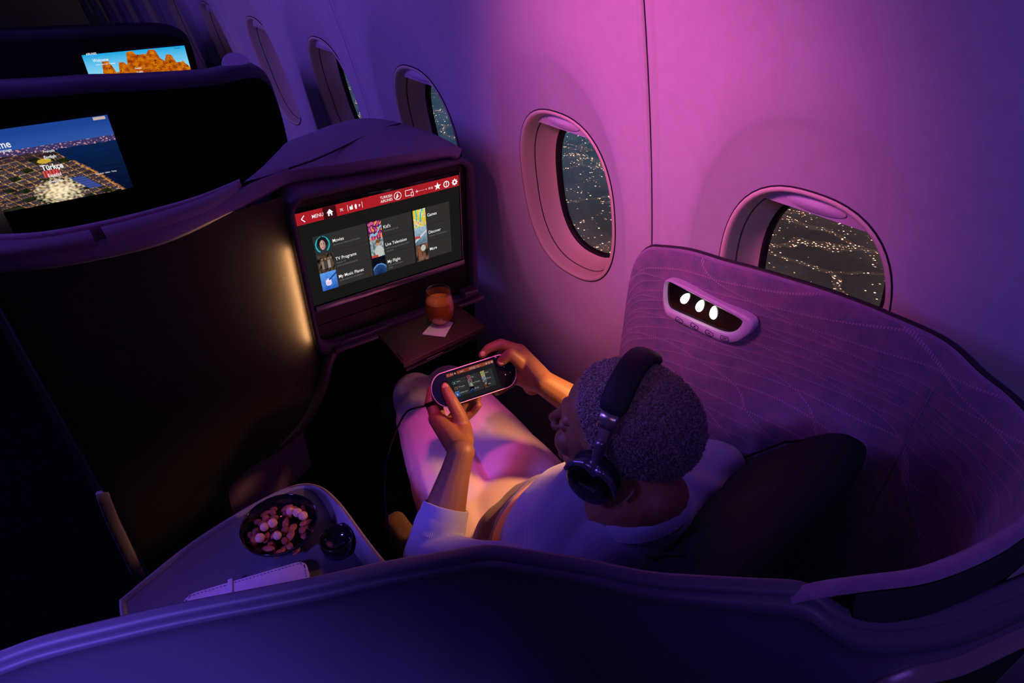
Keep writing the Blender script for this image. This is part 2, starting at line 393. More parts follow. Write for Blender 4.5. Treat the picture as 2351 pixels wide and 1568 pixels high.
# ================================================================ OUR SEAT: SHELL WITH LINER
def stitch_mat():
    m = mat('quilted_liner', (.34,.17,.30), .9, sheen=.45); nt = m.node_tree; b = nt.nodes['Principled BSDF']; N = nt.nodes.new; L = nt.links.new
    uv = N('ShaderNodeUVMap'); sp = N('ShaderNodeSeparateXYZ'); L(uv.outputs[0], sp.inputs[0])
    def mt(op, a, bb=None, cl=False):
        q = N('ShaderNodeMath'); q.operation = op; q.use_clamp = cl
        for i, z in enumerate((a, bb)):
            if z is None: continue
            if isinstance(z, (int, float)): q.inputs[i].default_value = z
            else: L(z, q.inputs[i])
        return q.outputs[0]
    mp = N('ShaderNodeMapping'); L(uv.outputs[0], mp.inputs[0]); mp.inputs['Scale'].default_value = (1.6, 5, 1)
    n = N('ShaderNodeTexNoise'); n.inputs['Scale'].default_value = 1; n.inputs['Detail'].default_value = .5; L(mp.outputs[0], n.inputs[0])
    def lines(sc, sl, k):
        w = mt('ADD', mt('ADD', mt('MULTIPLY', sp.outputs[1], sc), mt('MULTIPLY', sp.outputs[0], sl)), mt('MULTIPLY', n.outputs['Fac'], k))
        fr = mt('FRACT', w); return mt('ABSOLUTE', mt('SUBTRACT', fr, .5))
    l1 = lines(36, 4.0, 7.0); l2 = lines(16, -3.5, 5)
    d = mt('MINIMUM', l1, mt('MULTIPLY', l2, 2.2))
    ln = mt('LESS_THAN', d, .045); dash = mt('LESS_THAN', mt('FRACT', mt('MULTIPLY', sp.outputs[0], 210)), .5)
    st = mt('MULTIPLY', ln, dash)
    nn = N('ShaderNodeTexNoise'); nn.inputs['Scale'].default_value = 28; nn.inputs['Detail'].default_value = 8; nn.inputs['Roughness'].default_value = .7; tcn = N('ShaderNodeTexCoord'); L(tcn.outputs['Object'], nn.inputs[0])
    rp = N('ShaderNodeValToRGB'); e = rp.color_ramp.elements; e[0].position = .35; e[0].color = (.15,.13,.22,1); e[1].position = .7; e[1].color = (.30,.17,.26,1); L(nn.outputs[0], rp.inputs[0])
    mx = N('ShaderNodeMix'); mx.data_type = 'RGBA'; L(mt('MULTIPLY', st, .45), mx.inputs['Factor']); L(rp.outputs[0], mx.inputs['A']); mx.inputs['B'].default_value = (.75,.40,.55,1); L(mx.outputs['Result'], b.inputs['Base Color'])
    hb = mt('SUBTRACT', mt('MULTIPLY', mt('MINIMUM', d, .25), 3.0), mt('MULTIPLY', mt('SUBTRACT', 1, dash), mt('MULTIPLY', ln, .25)))
    fz = N('ShaderNodeTexNoise'); fz.inputs['Scale'].default_value = 700; L(tcn.outputs['Object'], fz.inputs[0])
    bp = N('ShaderNodeBump'); bp.inputs['Strength'].default_value = .5; bp.inputs['Distance'].default_value = .0025; L(mt('ADD', hb, mt('MULTIPLY', fz.outputs[0], .35)), bp.inputs['Height']); L(bp.outputs[0], b.inputs['Normal'])
    return m
M['liner'] = stitch_mat()
M['liner_plain'] = mat('liner_plain', (.30,.19,.32), .9, sheen=.5, bump=.35, bscale=900, var=.12, vscale=60)
RZ = 1.25
rim_px = [(1507,574),(1579,582),(1667,609),(1743,630),(1861,666),(1950,697),(2029,729),(2156,788),(2240,864),(2300,912),(2351,965)]
rim = [at(x, y, z=RZ-.03*max(0, (1700-x)/200)) for x, y in rim_px]
rim += [V((.795,.045,RZ)), V((.75,.028,RZ))] + [at(x, y, z=RZ) for x, y in [(2351,1177),(2288,1224),(2203,1268),(2096,1305),(1968,1322),(1862,1328)]]
lastp = rim[-1]; rim[-1] += V((0,0,-.008)); rim += [lastp+V((-.012,.024,-.045)), lastp+V((-.005,.055,-.10))]
top = cr(rim, 120)
def plan_n(pts, i):
    t = pts[min(i+1, len(pts)-1)]-pts[max(i-1, 0)]; t.z = 0; t.normalize(); return V((-t.y, t.x, 0))
# inward side: (path runs window side -> back -> aisle side), inside is to the right of travel
shell = thing('seat_shell', 'tall curved seat shell with quilted mauve lining wrapped around the passenger', 'seat shell', (.65, .02, 0))
rows = []
for h in [0, .004, .012, .03, .06, .1, .15, .2, .27, .34, .42, .52, .62, .75]:
    r = []
    for i, p in enumerate(top):
        n = plan_n(top, i); inn = -n
        fl = .012*min(1, h/.02)
        # front corner of the wing is rounded: the first points start lower
        r.append(p + inn*(.006*(1-math.exp(-h/.01))) + V((0, 0, -h)) - inn*(.02*max(0, h-.3)))
    rows.append(r)
# rounded front corner of the wing: extend toward the front with an arc falling down
lin = [list(r) for r in rows]
d0 = (top[0]-top[3]); d0.z = 0; d0.normalize()
NC = 8; ext = [[] for _ in rows]; R0 = .07
for j in range(1, NC+1):
    a = j/NC*PI/2; dx = R0*math.sin(a); dzz = R0*(1-math.cos(a))
    for ri, r in enumerate(rows):
        hh = top[0].z-r[0].z; z = top[0].z-max(hh, 0)-dzz*(1-min(1, hh/.75)); q = V(r[0]); ext[ri].append(V((q.x, q.y, z))+d0*(dx*.62))
lin = [list(reversed(e))+list(r) for e, r in zip(ext, rows)]
obj('liner', grid_bm([r[:-14] for r in lin], uv=True), M['liner'], shell, label='quilted mauve fabric lining')
# padded rim of the lining (rounded roll), visible at the aisle side and back
rollw = []
full = list(reversed(ext[0]))+top
bm = bmesh.new(); rws = []
for i, p in enumerate(full):
    n = plan_n(full, i); inn = -n
    q = min(1, max(0, (i-70)/25)); wd = .006+.010*q
    rws.append([p-inn*(wd*(1-math.cos(a))/2)+V((0,0,.004*math.sin(a)*1.2)) for a in (PI*k/6 for k in range(7))])
grid_bm(rws, bm=bm); obj('liner_edge', bm, M['liner_plain'], shell, label='rolled mauve fabric edge')
js = min(range(len(top)), key=lambda i: (top[i]-rim[7]).length)+3
bm = bmesh.new(); tube(bm, [rows[k][js]+plan_n(top, js)*-.0008 for k in range(4, 10)], .0009, 6); obj('liner_seam', bm, M['liner_plain'], shell, label='dark vertical seam in the lining')
# hard outer shell: dark top band and outside skin
bm = bmesh.new(); rws = []
for i, p in enumerate(full):
    n = plan_n(full, i); inn = -n
    q = min(1, max(0, (i-70)/25)); wd = .006+.010*q; q2 = min(1, max(0, (i-60)/30))
    o = .010-.002*q; r = [(wd, -.003), (wd+.001, .003*(1-q)-.004*q), (wd+.004-.001*q, .006*(1-q)-.012*q), (wd+o, .005*(1-q)-.026*q), (wd+o+.004-.002*q, -.004-.028*q), (wd+o+.005-.003*q, -.05+.01*q), (wd+o+.004-.008*q, -.3+.255*q), (wd+o+.006-.010*q, -.8+.75*q), (wd+o+.006-.010*q, -1.1+1.045*q)]
    rws.append([p-inn*a+V((0,0,b)) for a, b in r])
grid_bm(rws[:-15], bm=bm); obj('outer_shell', bm, M['shell_dark'], shell, label='dark hard outer skin')
# ---- reading light let into the liner wing
def near_liner(px, py):
    best = None
    for i, p in enumerate(top[:60]):
        # intersect the pixel ray with the vertical liner surface through segment i,i+1
        q = top[i+1]; a = V((p.x, p.y, 0)); d = V((q.x-p.x, q.y-p.y, 0)); r = ray(px, py)
        den = r.x*d.y-r.y*d.x
        if abs(den) < 1e-9: continue
        t = (a.x*d.y-a.y*d.x)/den; u = ((r.x*t-a.x)*d.x+(r.y*t-a.y)*d.y)/d.length_squared
        if -1.5*(i == 0)-.01 <= u <= 1.01: return CAMP+r*t
    return CAMP+ray(px, py)*.95
ca = near_liner(1545, 690); cb = near_liner(1700, 740)
lx = (cb-ca); lx.z = 0; lx.normalize(); LZ = V((0,0,1)); nrm = lx.cross(LZ)
cen = near_liner(1625, 710)
if nrm.dot(CAMP-cen) < 0: nrm = -nrm
ML = frame4(cen+nrm*.014, lx, LZ)
if (ML.to_3x3() @ V((0,0,1))).dot(CAMP-cen) < 0: ML = frame4(cen+nrm*.014, lx, LZ)
def loc_of(px, py, MM):                                # pixel -> local xy on plane of MM
    o = MM.translation; n = MM.to_3x3() @ V((0,0,1)); r = ray(px, py); t = (o-CAMP).dot(n)/r.dot(n)
    q = MM.inverted() @ (CAMP+r*t); return (q.x, q.y)
outl = [loc_of(x, y, ML) for x, y in [(1526,650),(1533,641),(1550,645),(1600,668),(1660,697),(1718,727),(1731,742),(1727,757),(1712,772),(1690,784),(1668,784),(1640,775),(1590,752),(1550,733),(1531,720),(1524,690)]]
innl = [loc_of(x, y, ML) for x, y in [(1531,655),(1536,648),(1546,649),(1600,677),(1655,706),(1698,729),(1706,737),(1703,745),(1694,756),(1680,763),(1664,763),(1640,755),(1590,733),(1548,714),(1534,704),(1530,680)]]
op = [tuple(p)[:2] for p in cr([(*p, 0) for p in outl], 64, True)]; ip = [tuple(p)[:2] for p in cr([(*p, 0) for p in innl], 64, True)]
bm = bmesh.new()
mid = [((a[0]+b[0])/2, (a[1]+b[1])/2) for a, b in zip(op, ip)]
cxy = (sum(p[0] for p in op)/64, sum(p[1] for p in op)/64)
def shr(ps, k): return [(cxy[0]+(p[0]-cxy[0])*k, cxy[1]+(p[1]-cxy[1])*k) for p in ps]
grid_bm([[V((*p, z)) for p in ps] for ps, z in ((op,-.014),(op,.001),(shr(op,.985),.004),(mid,.005),(shr(ip,1.03),.004),(ip,.001),(ip,-.010))], True, bm)
rl_ = obj('reading_light_frame', bm, mat('lamp_frame', (.62,.52,.66), .38, spec=.5), shell, ML, label='pale moulded reading light surround')
bm = bmesh.new(); vv = [bm.verts.new((*p, -.004)) for p in ip]; bm.faces.new(vv); obj('lamp_recess', bm, M['black'], rl_, ML, smooth=False, label='glossy black recess')
for (x, y, tl) in ((1571,686,-25), (1605,703,-12), (1636,719,5)):
    p = loc_of(x, y, ML); bm = bmesh.new(); a0 = R_(tl)
    for q in ([0],):
        MM = ML @ Matrix.Translation((p[0], p[1], -.003)) @ Matrix.Rotation(a0, 4, 'Z')
        rows_ = []
        for j in range(9):
            f = j/8*PI; rows_.append([MM @ V((.0072*math.sin(f)*math.cos(2*PI*k/20)*(1-.25*math.cos(f)*-1), -.0135*math.cos(f), .006*math.sin(f)*math.sin(2*PI*k/20))) for k in range(20)])
        grid_bm(rows_, True, bm)
    obj('bulb', bm, M['bulb'], rl_, label='lit white reading bulb')
for i, (x, y) in enumerate(((1563,733), (1598,747), (1632,763), (1667,775))):
    p = loc_of(x, y, ML); tl = (-25, -27, -22, -6)[i]; MM = ML @ Matrix.Translation((p[0], p[1], .005)) @ Matrix.Rotation(R_(tl+18), 4, 'Z')
    bm = bmesh.new(); a = rrect(-.0085,-.0048,.0085,.0048,.0028); b = rrect(-.0078,-.0041,.0078,.0041,.0024)
    grid_bm([[V((*q, -.001)) for q in a], [V((*q, .0006)) for q in a], [V((*q, .0006)) for q in b], [V((*q, -.001)) for q in b]], True, bm)
    bt = obj('button', bm, M['groove'], rl_, MM, smooth=False, label='small oval button outlined in black')
    if i == 3: obj('button_text', text_bm([('OFF', .0062, 0, -.0022, 'CENTER', .03)], .0003), M['groove'], bt, MM, smooth=False, label='black letters OFF')
    else:
        bm = rects_bm([(-.004,-.0008,.001,.0004), (.0005,-.0005,.0018,.0016)] if i == 0 else [(-.0022,-.0014,.0022,-.0004),(-.0005,-.0005,.002,.0018)] if i == 1 else [(-.0035,-.001,.0035,.0002),(-.001,.0002,.001,.0012)], .0003, .0002)
        obj('button_symbol', bm, M['groove'], bt, MM, smooth=False)
lamp('reading_lamp_light', 'SPOT', tuple(cen+nrm*.03), (.50, .80, .74), (1, .43, .13), 20.0, spot_size=R_(58), spot_blend=.8, shadow_soft_size=.02)
# ================================================================ PRIVACY PANEL (nearest, aisle side)
Tpx = [(-180,1535,1.10),(-60,1508,1.11),(0,1487,1.12),(102,1451,1.13),(276,1408,1.14),(424,1375,1.15),(704,1321,1.17),(868,1285,1.18),(1000,1262,1.19),(1072,1250,1.195),(1123,1244,1.20),(1200,1253,1.205),(1350,1276,1.21),(1500,1305,1.215),(1700,1318,1.228),(1840,1327,1.240),(1900,1362,1.234),(1950,1390,1.224),(2010,1400,1.214),(2100,1394,1.206),(2181,1377,1.205),(2288,1334,1.205),(2351,1309,1.205)]
Tp = [at(x, y, z=z) for x, y, z in Tpx]; Tp += [V((.74,-.035,1.205)), V((.80,-.02,1.205))]
Tpath = cr(Tp, 220)
Epx = [at(x, y, z=1.10) for x, y in [(2351,1415),(2139,1471),(2011,1496),(1905,1518),(1832,1564)]]
def outn(i):
    k0, k1 = max(0, i-13), min(len(Tpath)-1, i+13); t = Tpath[k1]-Tpath[k0]; t.z = 0; t.normalize(); return V((t.y, -t.x, 0))
panel = thing('privacy_panel', 'smooth dark grey privacy panel along the aisle, nearest thing across the bottom', 'partition', (0, .4, 0))
bmA = bmesh.new(); bmB = bmesh.new(); bmC = bmesh.new(); RA = []; RB = []; RC = []
xs_on = []
for i, p in enumerate(Tpath):
    # position along: q=0 on the straight left part, 1 where the ledge widens at the right
    q = min(1, max(0, (p.x-.27)/.22)); q = q*q*(3-2*q); n = outn(i)
    if i == 0 or p.x < -.22: n = n
    tw = .016
    RA.append([p+V((0,0,-.35)), p+V((0,0,-.02)), p+n*.001+V((0,0,-.003)), p+n*.004, p+n*.006, p+n*(tw*.7)+V((0,0,-.001)), p+n*tw+V((0,0,-.004)), p+n*(tw+.0005)+V((0,0,-.009))])
    o1 = .018+.008*q; dz1 = -.016-.004*q; dr = .6
    tb = [(0,.75),(158,.75),(160,.16),(162,.085),(165,.055),(168,.042),(192,.036),(230,.036)]
    for (a0, b0), (a1, b1) in zip(tb, tb[1:]):
        if a0 <= i <= a1: dr = b0+(b1-b0)*(i-a0)/max(1, a1-a0); break
    RB.append([p+n*(tw+.0005)+V((0,0,-.0075)), p+n*(tw+.004)+V((0,0,-.008)), p+n*(tw+.008+.01*q)+V((0,0,-.012-.006*q)), p+n*(o1*.6+.010)+V((0,0,dz1*.6-.008)), p+n*(o1+.004)+V((0,0,max(dz1-.02, -dr+.004))), p+n*(o1+.007)+V((0,0,max(-dr, -.13)-.0)), p+n*(o1+.008)+V((0,0,-dr)), p+n*(o1+.008)+V((0,0,-dr-.004))])
    RC.append([p+n*(o1+.004)+V((0,0,-dr+.004)), p+n*(o1-.002)+V((0,0,-dr-.02)), p+n*(o1-.012)+V((0,0,-1.05))]); xs_on.append(p+n*(o1+.012)+V((0,0,-dr-.008)))
M['panel'] = mat('panel_lacquer', (.13,.12,.165), .42, bump=.12, bscale=1400, detail=1)
obj('panel_cap', grid_bm(RA), M['panel'], panel, label='smooth rounded cap strip along the top edge')
obj('panel_face', grid_bm(RB), M['panel'], panel)
# bronze trim band that runs low round the outside of the right end
obj('lower_body', grid_bm(RC[160:]), M['shell_dark'], panel, label='black lower body below the trim')
tpth = cr(xs_on[160:], 60); ups = [V((-.5,-.55,.65))]*60
obj('panel_trim', ribbon(tpth, ups, .019, .008), mat('mauve_trim', (.32,.24,.28), .35, metal=.2), panel, label='bronze trim band')
# ================================================================ CONSOLE BESIDE THE SEAT
ZC_ = .75
cons = thing('side_console', 'low purple-lit side console with rounded end and raised inner rim beside the passenger', 'console', (0, .8, 0))
cp = [at(x, y, z=ZC_) for x, y in [(275,1400),(290,1370),(330,1335),(440,1248),(560,1172),(640,1130),(690,1113),(722,1116),(755,1140),(800,1200),(860,1283)]]
cpl = cr([V((-.19,.70,ZC_))]+cp+[V((.225,.60,ZC_)), V((.225,.48,ZC_))], 60)
poly = [(p.x, p.y) for p in cpl]+[(-.15,.60)]
bm = bmesh.new(); prism(bm, poly, .05, ZC_-.002, bev=.004); obj('console_body', bm, M['shell_dark'], cons, angle=40)
cen2 = V((.05,.75,0)); inner = []
for i, p in enumerate(cpl):
    n = plan_n(cpl, i); n = n*(1 if n.dot(cen2-V((p.x,p.y,0))) > 0 else -1); inner.append(p+n*.010)
bm = bmesh.new(); vv = [bm.verts.new((p.x, p.y, ZC_+.001)) for p in inner]+[bm.verts.new((-.14,.60,ZC_+.001))]; bm.faces.new(vv)
obj('console_top', bm, M['console'], cons, smooth=False)
bm = bmesh.new(); rw = []
for i, p in enumerate(cpl):
    n = plan_n(cpl, i); n = n*(1 if n.dot(cen2-V((p.x,p.y,0))) > 0 else -1)
    f = min(1, max(0, (i/59-.55)/.12)); h = .006+.040*f
    rw.append([p+V((0,0,-.03)), p+V((0,0,h-.003)), p+n*.002+V((0,0,h)), p+n*.006+V((0,0,h)), p+n*(.009)+V((0,0,h-.003)), p+n*(.011+.012*f)+V((0,0,.001))])
grid_bm(rw, bm=bm); obj('console_rim', bm, M['consrim'], cons, label='raised rim, tall on the inner side')
bm = bmesh.new(); tube(bm, [q[3]+V((0,0,.0006)) for q in rw[30:]], .0011, 6); obj('rim_edge', bm, mat('copper_edge', (.5,.22,.1), .3, metal=.8), cons, label='thin copper edge')
# ================================================================ SEAT
seat = thing('passenger_seat', 'dark leather reclined seat the passenger sits in', 'seat', (.62, .6, 0))
def cushion(c, s, rot, bev, m, name, lab=None, par=seat):
    bm = bmesh.new(); box(bm, (0,0,0), s, Matrix.Translation(V(c)) @ Matrix.Rotation(rot[2], 4, 'Z') @ Matrix.Rotation(rot[0], 4, 'X'), bev, 6); return obj(name, bm, m, par, label=lab)
cushion((.60,.66,.40), (.46,.62,.16), (R_(4),0,0), .05, M['seat'], 'seat_cushion')
cushion((.60,.66,.2), (.40,.5,.26), (0,0,0), .02, M['blackm'], 'seat_base')
# backrest: a broad padded slab, leaning back, its rounded top showing behind the shoulders
btop = [at(x, y, z=1.08) for x, y in [(1520,1310),(1620,1190),(1720,1090),(1800,1000),(1880,965),(1950,962),(2010,1010),(2035,1070)]]
bc = (V((.445,.22,1.05)), V((.845,.26,1.05)))
bm = bmesh.new(); rows = []
ax = (bc[1]-bc[0]).normalized(); nn = V((-ax.y, ax.x, 0)); down = V((.0, .42, -.62)).normalized()
W2 = (bc[1]-bc[0]).length/2; C0 = (bc[0]+bc[1])/2
prof = sup(W2+.012, .052, 3.2, 56)
for (t, k) in ((-.045,.0),(-.043,.45),(-.036,.75),(-.022,.93),(-.005,1),(.03,1.02),(.1,1.02),(.25,1.0),(.45,.98),(.62,.95)):
    kk = k if t < 0 else 1; rows.append([C0+down*t+ax*(p[0]*(1-.14*(1-kk)*1.0)*(1 if t > -.04 else .85))*(.98 if t<.2 else 1)+nn*(p[1]*k) for p in prof])
grid_bm(rows, True, bm); obj('backrest', bm, M['pad'], seat, label='broad dark padded backrest with rounded top')
for sgn, sn in ((-1,-1),(-1,1),(1,-1),(1,1)):
    bm = bmesh.new(); tube(bm, [C0+down*t+ax*(W2*.80*sgn)+nn*.0530*sn*(1 if t > 0 else .8) for t in (-.01, .02, .08, .2, .4)], .0022, 6); obj('piping', bm, M['pad'], seat)
cushion((.312,.66,.645), (.05,.40,.07), (0,0,0), .02, mat('armrest_mesh', (.12,.06,.03), .8, bump=.8, bscale=900), 'armrest')
# ================================================================ SEATS AHEAD
BY = 1.30
def monitor_screen(name, label, x0, x1, ytop, ybot, Y):
    MM = frame4(V(((x0+x1)/2, Y, (ytop+ybot)/2)), (1,0,0), (0,0,1)); W, H = (x1-x0), (ytop-ybot)
    t = thing(name, label, 'monitor', mw=MM); bm = bmesh.new(); prism(bm, rrect(-W/2-.008,-H/2-.012,W/2+.006,H/2+.008,.006), -.012, -.0015, bev=.001)
    obj('glass', bm, M['black'], t, MM, angle=30); return t, MM, W, H
def shell_ahead(tagl, Y, right_x, zt, first=False):
    sh = thing('seat_shell', tagl, 'seat shell', ((right_x-.19)/2, Y, 0))
    return sh
# --- row B : the shell that carries the lit menu screen
sB = shell_ahead('black back shell of the seat ahead, carrying the menu screen and purple top', 1.3, .85, 1.25)
fp = cr([(-.19,1.345,0),(-.188,1.31,0),(-.16,1.29,0),(.0,1.275,0),(.12,1.280,0),(.24,1.294,0),(.30,1.304,0),(.335,1.311,0),(.356,1.316,0)], 60)
def band_z(x): return 1.232
bm = bmesh.new(); rws = []
# face with the rounded cut of the footwell: lower edge height by x
def low(x):
    tab = [(-.19,.02),(.0,.02),(.05,.54),(.12,.572),(.2,.589),(.281,.631),(.336,.70),(.349,.74),(.38,.79)]
    for (a, b), (c, d) in zip(tab, tab[1:]):
        if x <= c: return b+(d-b)*max(0, (x-a))/(c-a)
    return .8
for j in range(13):
    rws.append([V((p.x, p.y, (low(p.x)*(1-j/12)+1.235*j/12))) for p in fp])
grid_bm(rws, bm=bm); obj('cabinet_face', bm, M['face'], sB, label='black curved cabinet face')
bm = bmesh.new(); grid_bm([[V((-.19, 1.345+.8*j/10, z)) for j in range(11)] for z in (0,.6,1.24)], bm=bm); obj('aisle_side', bm, M['shell_dark'], sB)
# footwell trim band
ft = [at(x, y, y=1.30) for x, y in [(885,752),(840,770),(800,783),(770,803),(752,838),(742,880),(722,930),(690,978),(645,1018),(600,1045),(560,1062)]]
ft = cr(ft, 50); obj('footwell_trim', ribbon(ft, V((0,-1,0)), .022, .022), M['trim'], sB, label='bronze trim round the footwell')
bm = bmesh.new(); pth = cr([at(x, y, y=1.30) for x, y in [(235,1130),(255,1185),(285,1250),(322,1328)]], 12); obj('corner_trim', ribbon(pth, V((-.3,-1,.2)), .026, .012), M['shell'], sB, label='pale trim at the aisle corner')
# footwell interior
bm = bmesh.new(); box(bm, (.52, 2.0, .4), (.68, .02, .8)); box(bm, (.85, 1.68, .4), (.02, .66, .8)); box(bm, (.10, 1.68, .3), (.02, .66, .55)); box(bm, (.5,1.7,.80), (.70,.6,.02)); box(bm, (.5,1.6,.12),(.7,.6,.1)); obj('footwell', bm, M['blackm'], sB, smooth=False)
# monitor surround
fo = rrect(.352, .80, .842, 1.235, .045, 8); fi = rrect(.366, .835, .826, 1.222, .035, 8)
def X2(ps, y): return [V((p[0], y, p[1])) for p in ps]
bm = bmesh.new(); grid_bm([X2(fo, 1.42), X2(fo, 1.302), X2(rrect(.355,.803,.839,1.232,.043,8), 1.296), X2(rrect(.363,.832,.829,1.225,.037,8), 1.296), X2(fi, 1.302), X2(fi, 1.323)], True, bm)
obj('surround', bm, mat('surround_plastic', (.13,.10,.13), .4, bump=.1, bscale=1200), sB, label='rounded plum surround of the screen')
bm = bmesh.new(); vv = [bm.verts.new(p) for p in X2(rrect(.358,.80,.836,1.23,.03), 1.3205)]; bm.faces.new(vv); obj('screen_recess', bm, M['bezel'], sB, smooth=False)
bm = bmesh.new(); box(bm, (.60,1.3195,.887), (.45,.002,.0012)); obj('recess_line', bm, M['groove'], sB, smooth=False)
# top cap and ledge (front edge band + sloping top)
fr_px = [(-120,640,1.235),(0,622,1.235),(115,612,1.235),(241,590,1.235),(357,562,1.235),(430,535,1.235),(500,502,1.235),(560,474,1.235),(603,452,1.235),(640,432,1.236),(675,419,1.237),(740,408,1.24),(800,399,1.243),(900,381,1.247),(980,367,1.248),(1030,359,1.246),(1052,363,1.240)]
fr = cr([at(*p[:2], z=p[2]) for p in fr_px], 110)
bk_px = [(-120,592,1.255),(0,586,1.255),(107,574,1.255),(229,552,1.255),(357,518,1.255),(443,488,1.255),(500,462,1.255),(545,438,1.256),(570,424,1.258),(600,410,1.26),(640,396,1.262),(664,390,1.263),(800,372,1.268),(900,357,1.270),(980,345,1.268),(1030,338,1.262),(1060,345,1.250)]
bk = cr([at(*p[:2], z=p[2]) for p in bk_px], 110)
bm = bmesh.new(); grid_bm([[p+V((0,.02,-.012)) for p in fr], fr, [a.lerp(b, .12)+V((0,-.003,.002)) for a, b in zip(fr, bk)], [a.lerp(b, .85)+V((0,-.003,.003)) for a, b in zip(fr, bk)], bk, [p+V((0,.012,-.004)) for p in bk]], bm=bm)
obj('front_band', bm, M['shell'], sB, label='purple-lit front edge band')
# top cap patch right part: silhouette line behind
sl_px = [(560,418,1.262),(600,385,1.264),(640,345,1.266),(660,326,1.268),(710,306,1.270),(770,284,1.272),(830,272,1.274),(880,274,1.274),(925,284,1.274),(985,303,1.272),(1030,324,1.266),(1062,342,1.252)]
sl = cr([at(*p[:2], z=p[2]) for p in sl_px], 60)
fb = cr([bk[j] for j in range(64, 110)], 60)
bm = bmesh.new(); rws = []
for j in range(11):
    t = j/10; rws.append([a.lerp(b, t)+V((0,0,.010*math.sin(PI*t)*math.sin(PI*min(1, i/59)))) for i, (a, b) in enumerate(zip(fb, sl))])
rws.append([p+V((.005,.02,-.03)) for p in sl]); rws.append([p+V((.005,.03,-.25)) for p in sl])
grid_bm(rws, bm=bm); obj('top_cap', bm, M['shell'], sB, label='purple-lit sloping top cap')
jn = cr([at(x, y, z=1.275) for x, y in [(664,391),(720,372),(780,345),(840,316),(885,297),(920,287)]], 20)
bm = bmesh.new(); tube(bm, [p+V((0,0,.004)) for p in jn], .0022, 6); obj('cap_joint', bm, M['groove'], sB, label='dark joint line across the cap')
# arm pads and lining behind the band, left part
padT = cr([at(*p, z=1.262) for p in [(-120,561),(0,555),(107,548),(250,520),(364,490),(443,466),(500,443),(545,421)]], 60)
padB = cr([at(*p, z=1.258) for p in [(-120,594),(0,588),(107,576),(229,555),(357,520),(443,490),(500,464),(548,436)]], 60)
for a, b in ((0, 26), (27, 60)):
    bm = bmesh.new(); A = padT[a:b]; B = padB[a:b]; grid_bm([[p+V((0,.004,-.02)) for p in A], A, [x.lerp(y, .15)+V((0,0,.006)) for x, y in zip(A, B)], [x.lerp(y, .85)+V((0,0,.006)) for x, y in zip(A, B)], B, [p+V((0,-.003,-.02)) for p in B]], bm=bm)
    obj('arm_pad', bm, M['shell'], sB)
lt = cr([at(*p, z=1.258) for p in [(-120,545),(0,539),(107,532),(229,511),(364,480),(464,450),(550,416)]], 60)
lb = cr([at(*p, z=1.262) for p in [(-120,560),(0,553),(107,546),(250,518),(364,488),(464,458),(553,420)]], 60)
bm = bmesh.new(); grid_bm([[p+V((0,.012,-.9)) for p in lt], [p+V((0,.006,-.05)) for p in lt], lt, [x.lerp(y, .5)+V((0,0,.007)) for x, y in zip(lt, lb)], lb, [p+V((0,0,-.03)) for p in lb]], bm=bm)
obj('liner_edge', bm, M['liner_plain'], sB, label='rolled fabric edge of the lining')
lamp('cabinet_strip_light', 'AREA', (.3495, 1.297, .98), (.30, 1.305, .98), (1, .50, .20), .42, shape='RECTANGLE', size=.008, size_y=.26)
# ledge under the screen
bm = bmesh.new(); box(bm, (.62, 1.292, .822), (.46, .03, .014), bev=.004); obj('ledge', bm, M['trim'], sB)
bm = bmesh.new(); box(bm, (.80, 1.285, .858), (.045, .035, .016), bev=.003); obj('ledge_catch', bm, M['trim'], sB, label='small block at the right end of the ledge')

# --- further rows
def back_shell(label, Y, pts_top, zs, lowd, parts=True):
    sh = thing('seat_shell', label, 'seat shell', (.2, Y, 0)); P = cr([at(x, y, y=yy) for x, y, yy in pts_top], 90)
    bm = bmesh.new()
    grid_bm([[p+V((0,.0,-1.0)) for p in P], [p+V((0,.0,-.06)) for p in P], [p+V((0,-.006,-.035)) for p in P]], bm=bm)
    obj('shell_back', bm, M['blackm'], sh)
    bm = bmesh.new(); grid_bm([[p+V((0,-.006,-.042)) for p in P], [p+V((0,-.010,-.038)) for p in P], [p+V((0,-.010,-.006)) for p in P], [p+V((0,-.006,0)) for p in P], [p+V((-.004,.05,.004)) for p in P], [p+V((-.006,.058,-.002)) for p in P], [p+V((-.006,.06,-.6)) for p in P]], bm=bm)
    obj('top_band', bm, M['panel'] if Y < 3 else M['shell_dark'], sh, label='smooth top band'); return sh, P  # dimmer light on farther rows is put into darker band materials
sC, PC = back_shell('dark back shell two seats ahead, carrying the blue city screen', 2.4, [(-160,200,2.42),(0,192,2.42),(100,188,2.415),(200,180,2.41),(280,178,2.41),(400,172,2.41),(480,166,2.41),(520,158,2.41),(560,150,2.42),(590,152,2.44),(612,172,2.46),(630,215,2.47),(645,265,2.48),(660,330,2.49),(675,420,2.5)], 0, 0)
bm = bmesh.new(); el = cr([at(x, y, z=1.335) for x, y in [(510,150),(512,133),(525,122),(545,121),(565,130),(573,141),(560,148),(535,150)]], 32, True); vv = [bm.verts.new(p) for p in el]; bm.faces.new(vv); bm2 = obj('corner_lining', bm, M['liner_plain'], sC, smooth=False, label='purple fabric inside the rounded corner')
bm = bmesh.new(); box(bm, (.1, 2.44, .6), (.9, .02, 1.1)); obj('cabinet_face', bm, M['blackm'], sC, smooth=False)
sD, PD = back_shell('dark back shell far ahead, carrying the orange rock screen', 3.45, [(-160,72,3.5),(0,69,3.5),(100,66,3.48),(200,62,3.46),(300,58,3.46),(360,57,3.47),(400,63,3.48),(425,78,3.49),(440,110,3.5),(450,160,3.5),(458,230,3.5)], 0, 0)
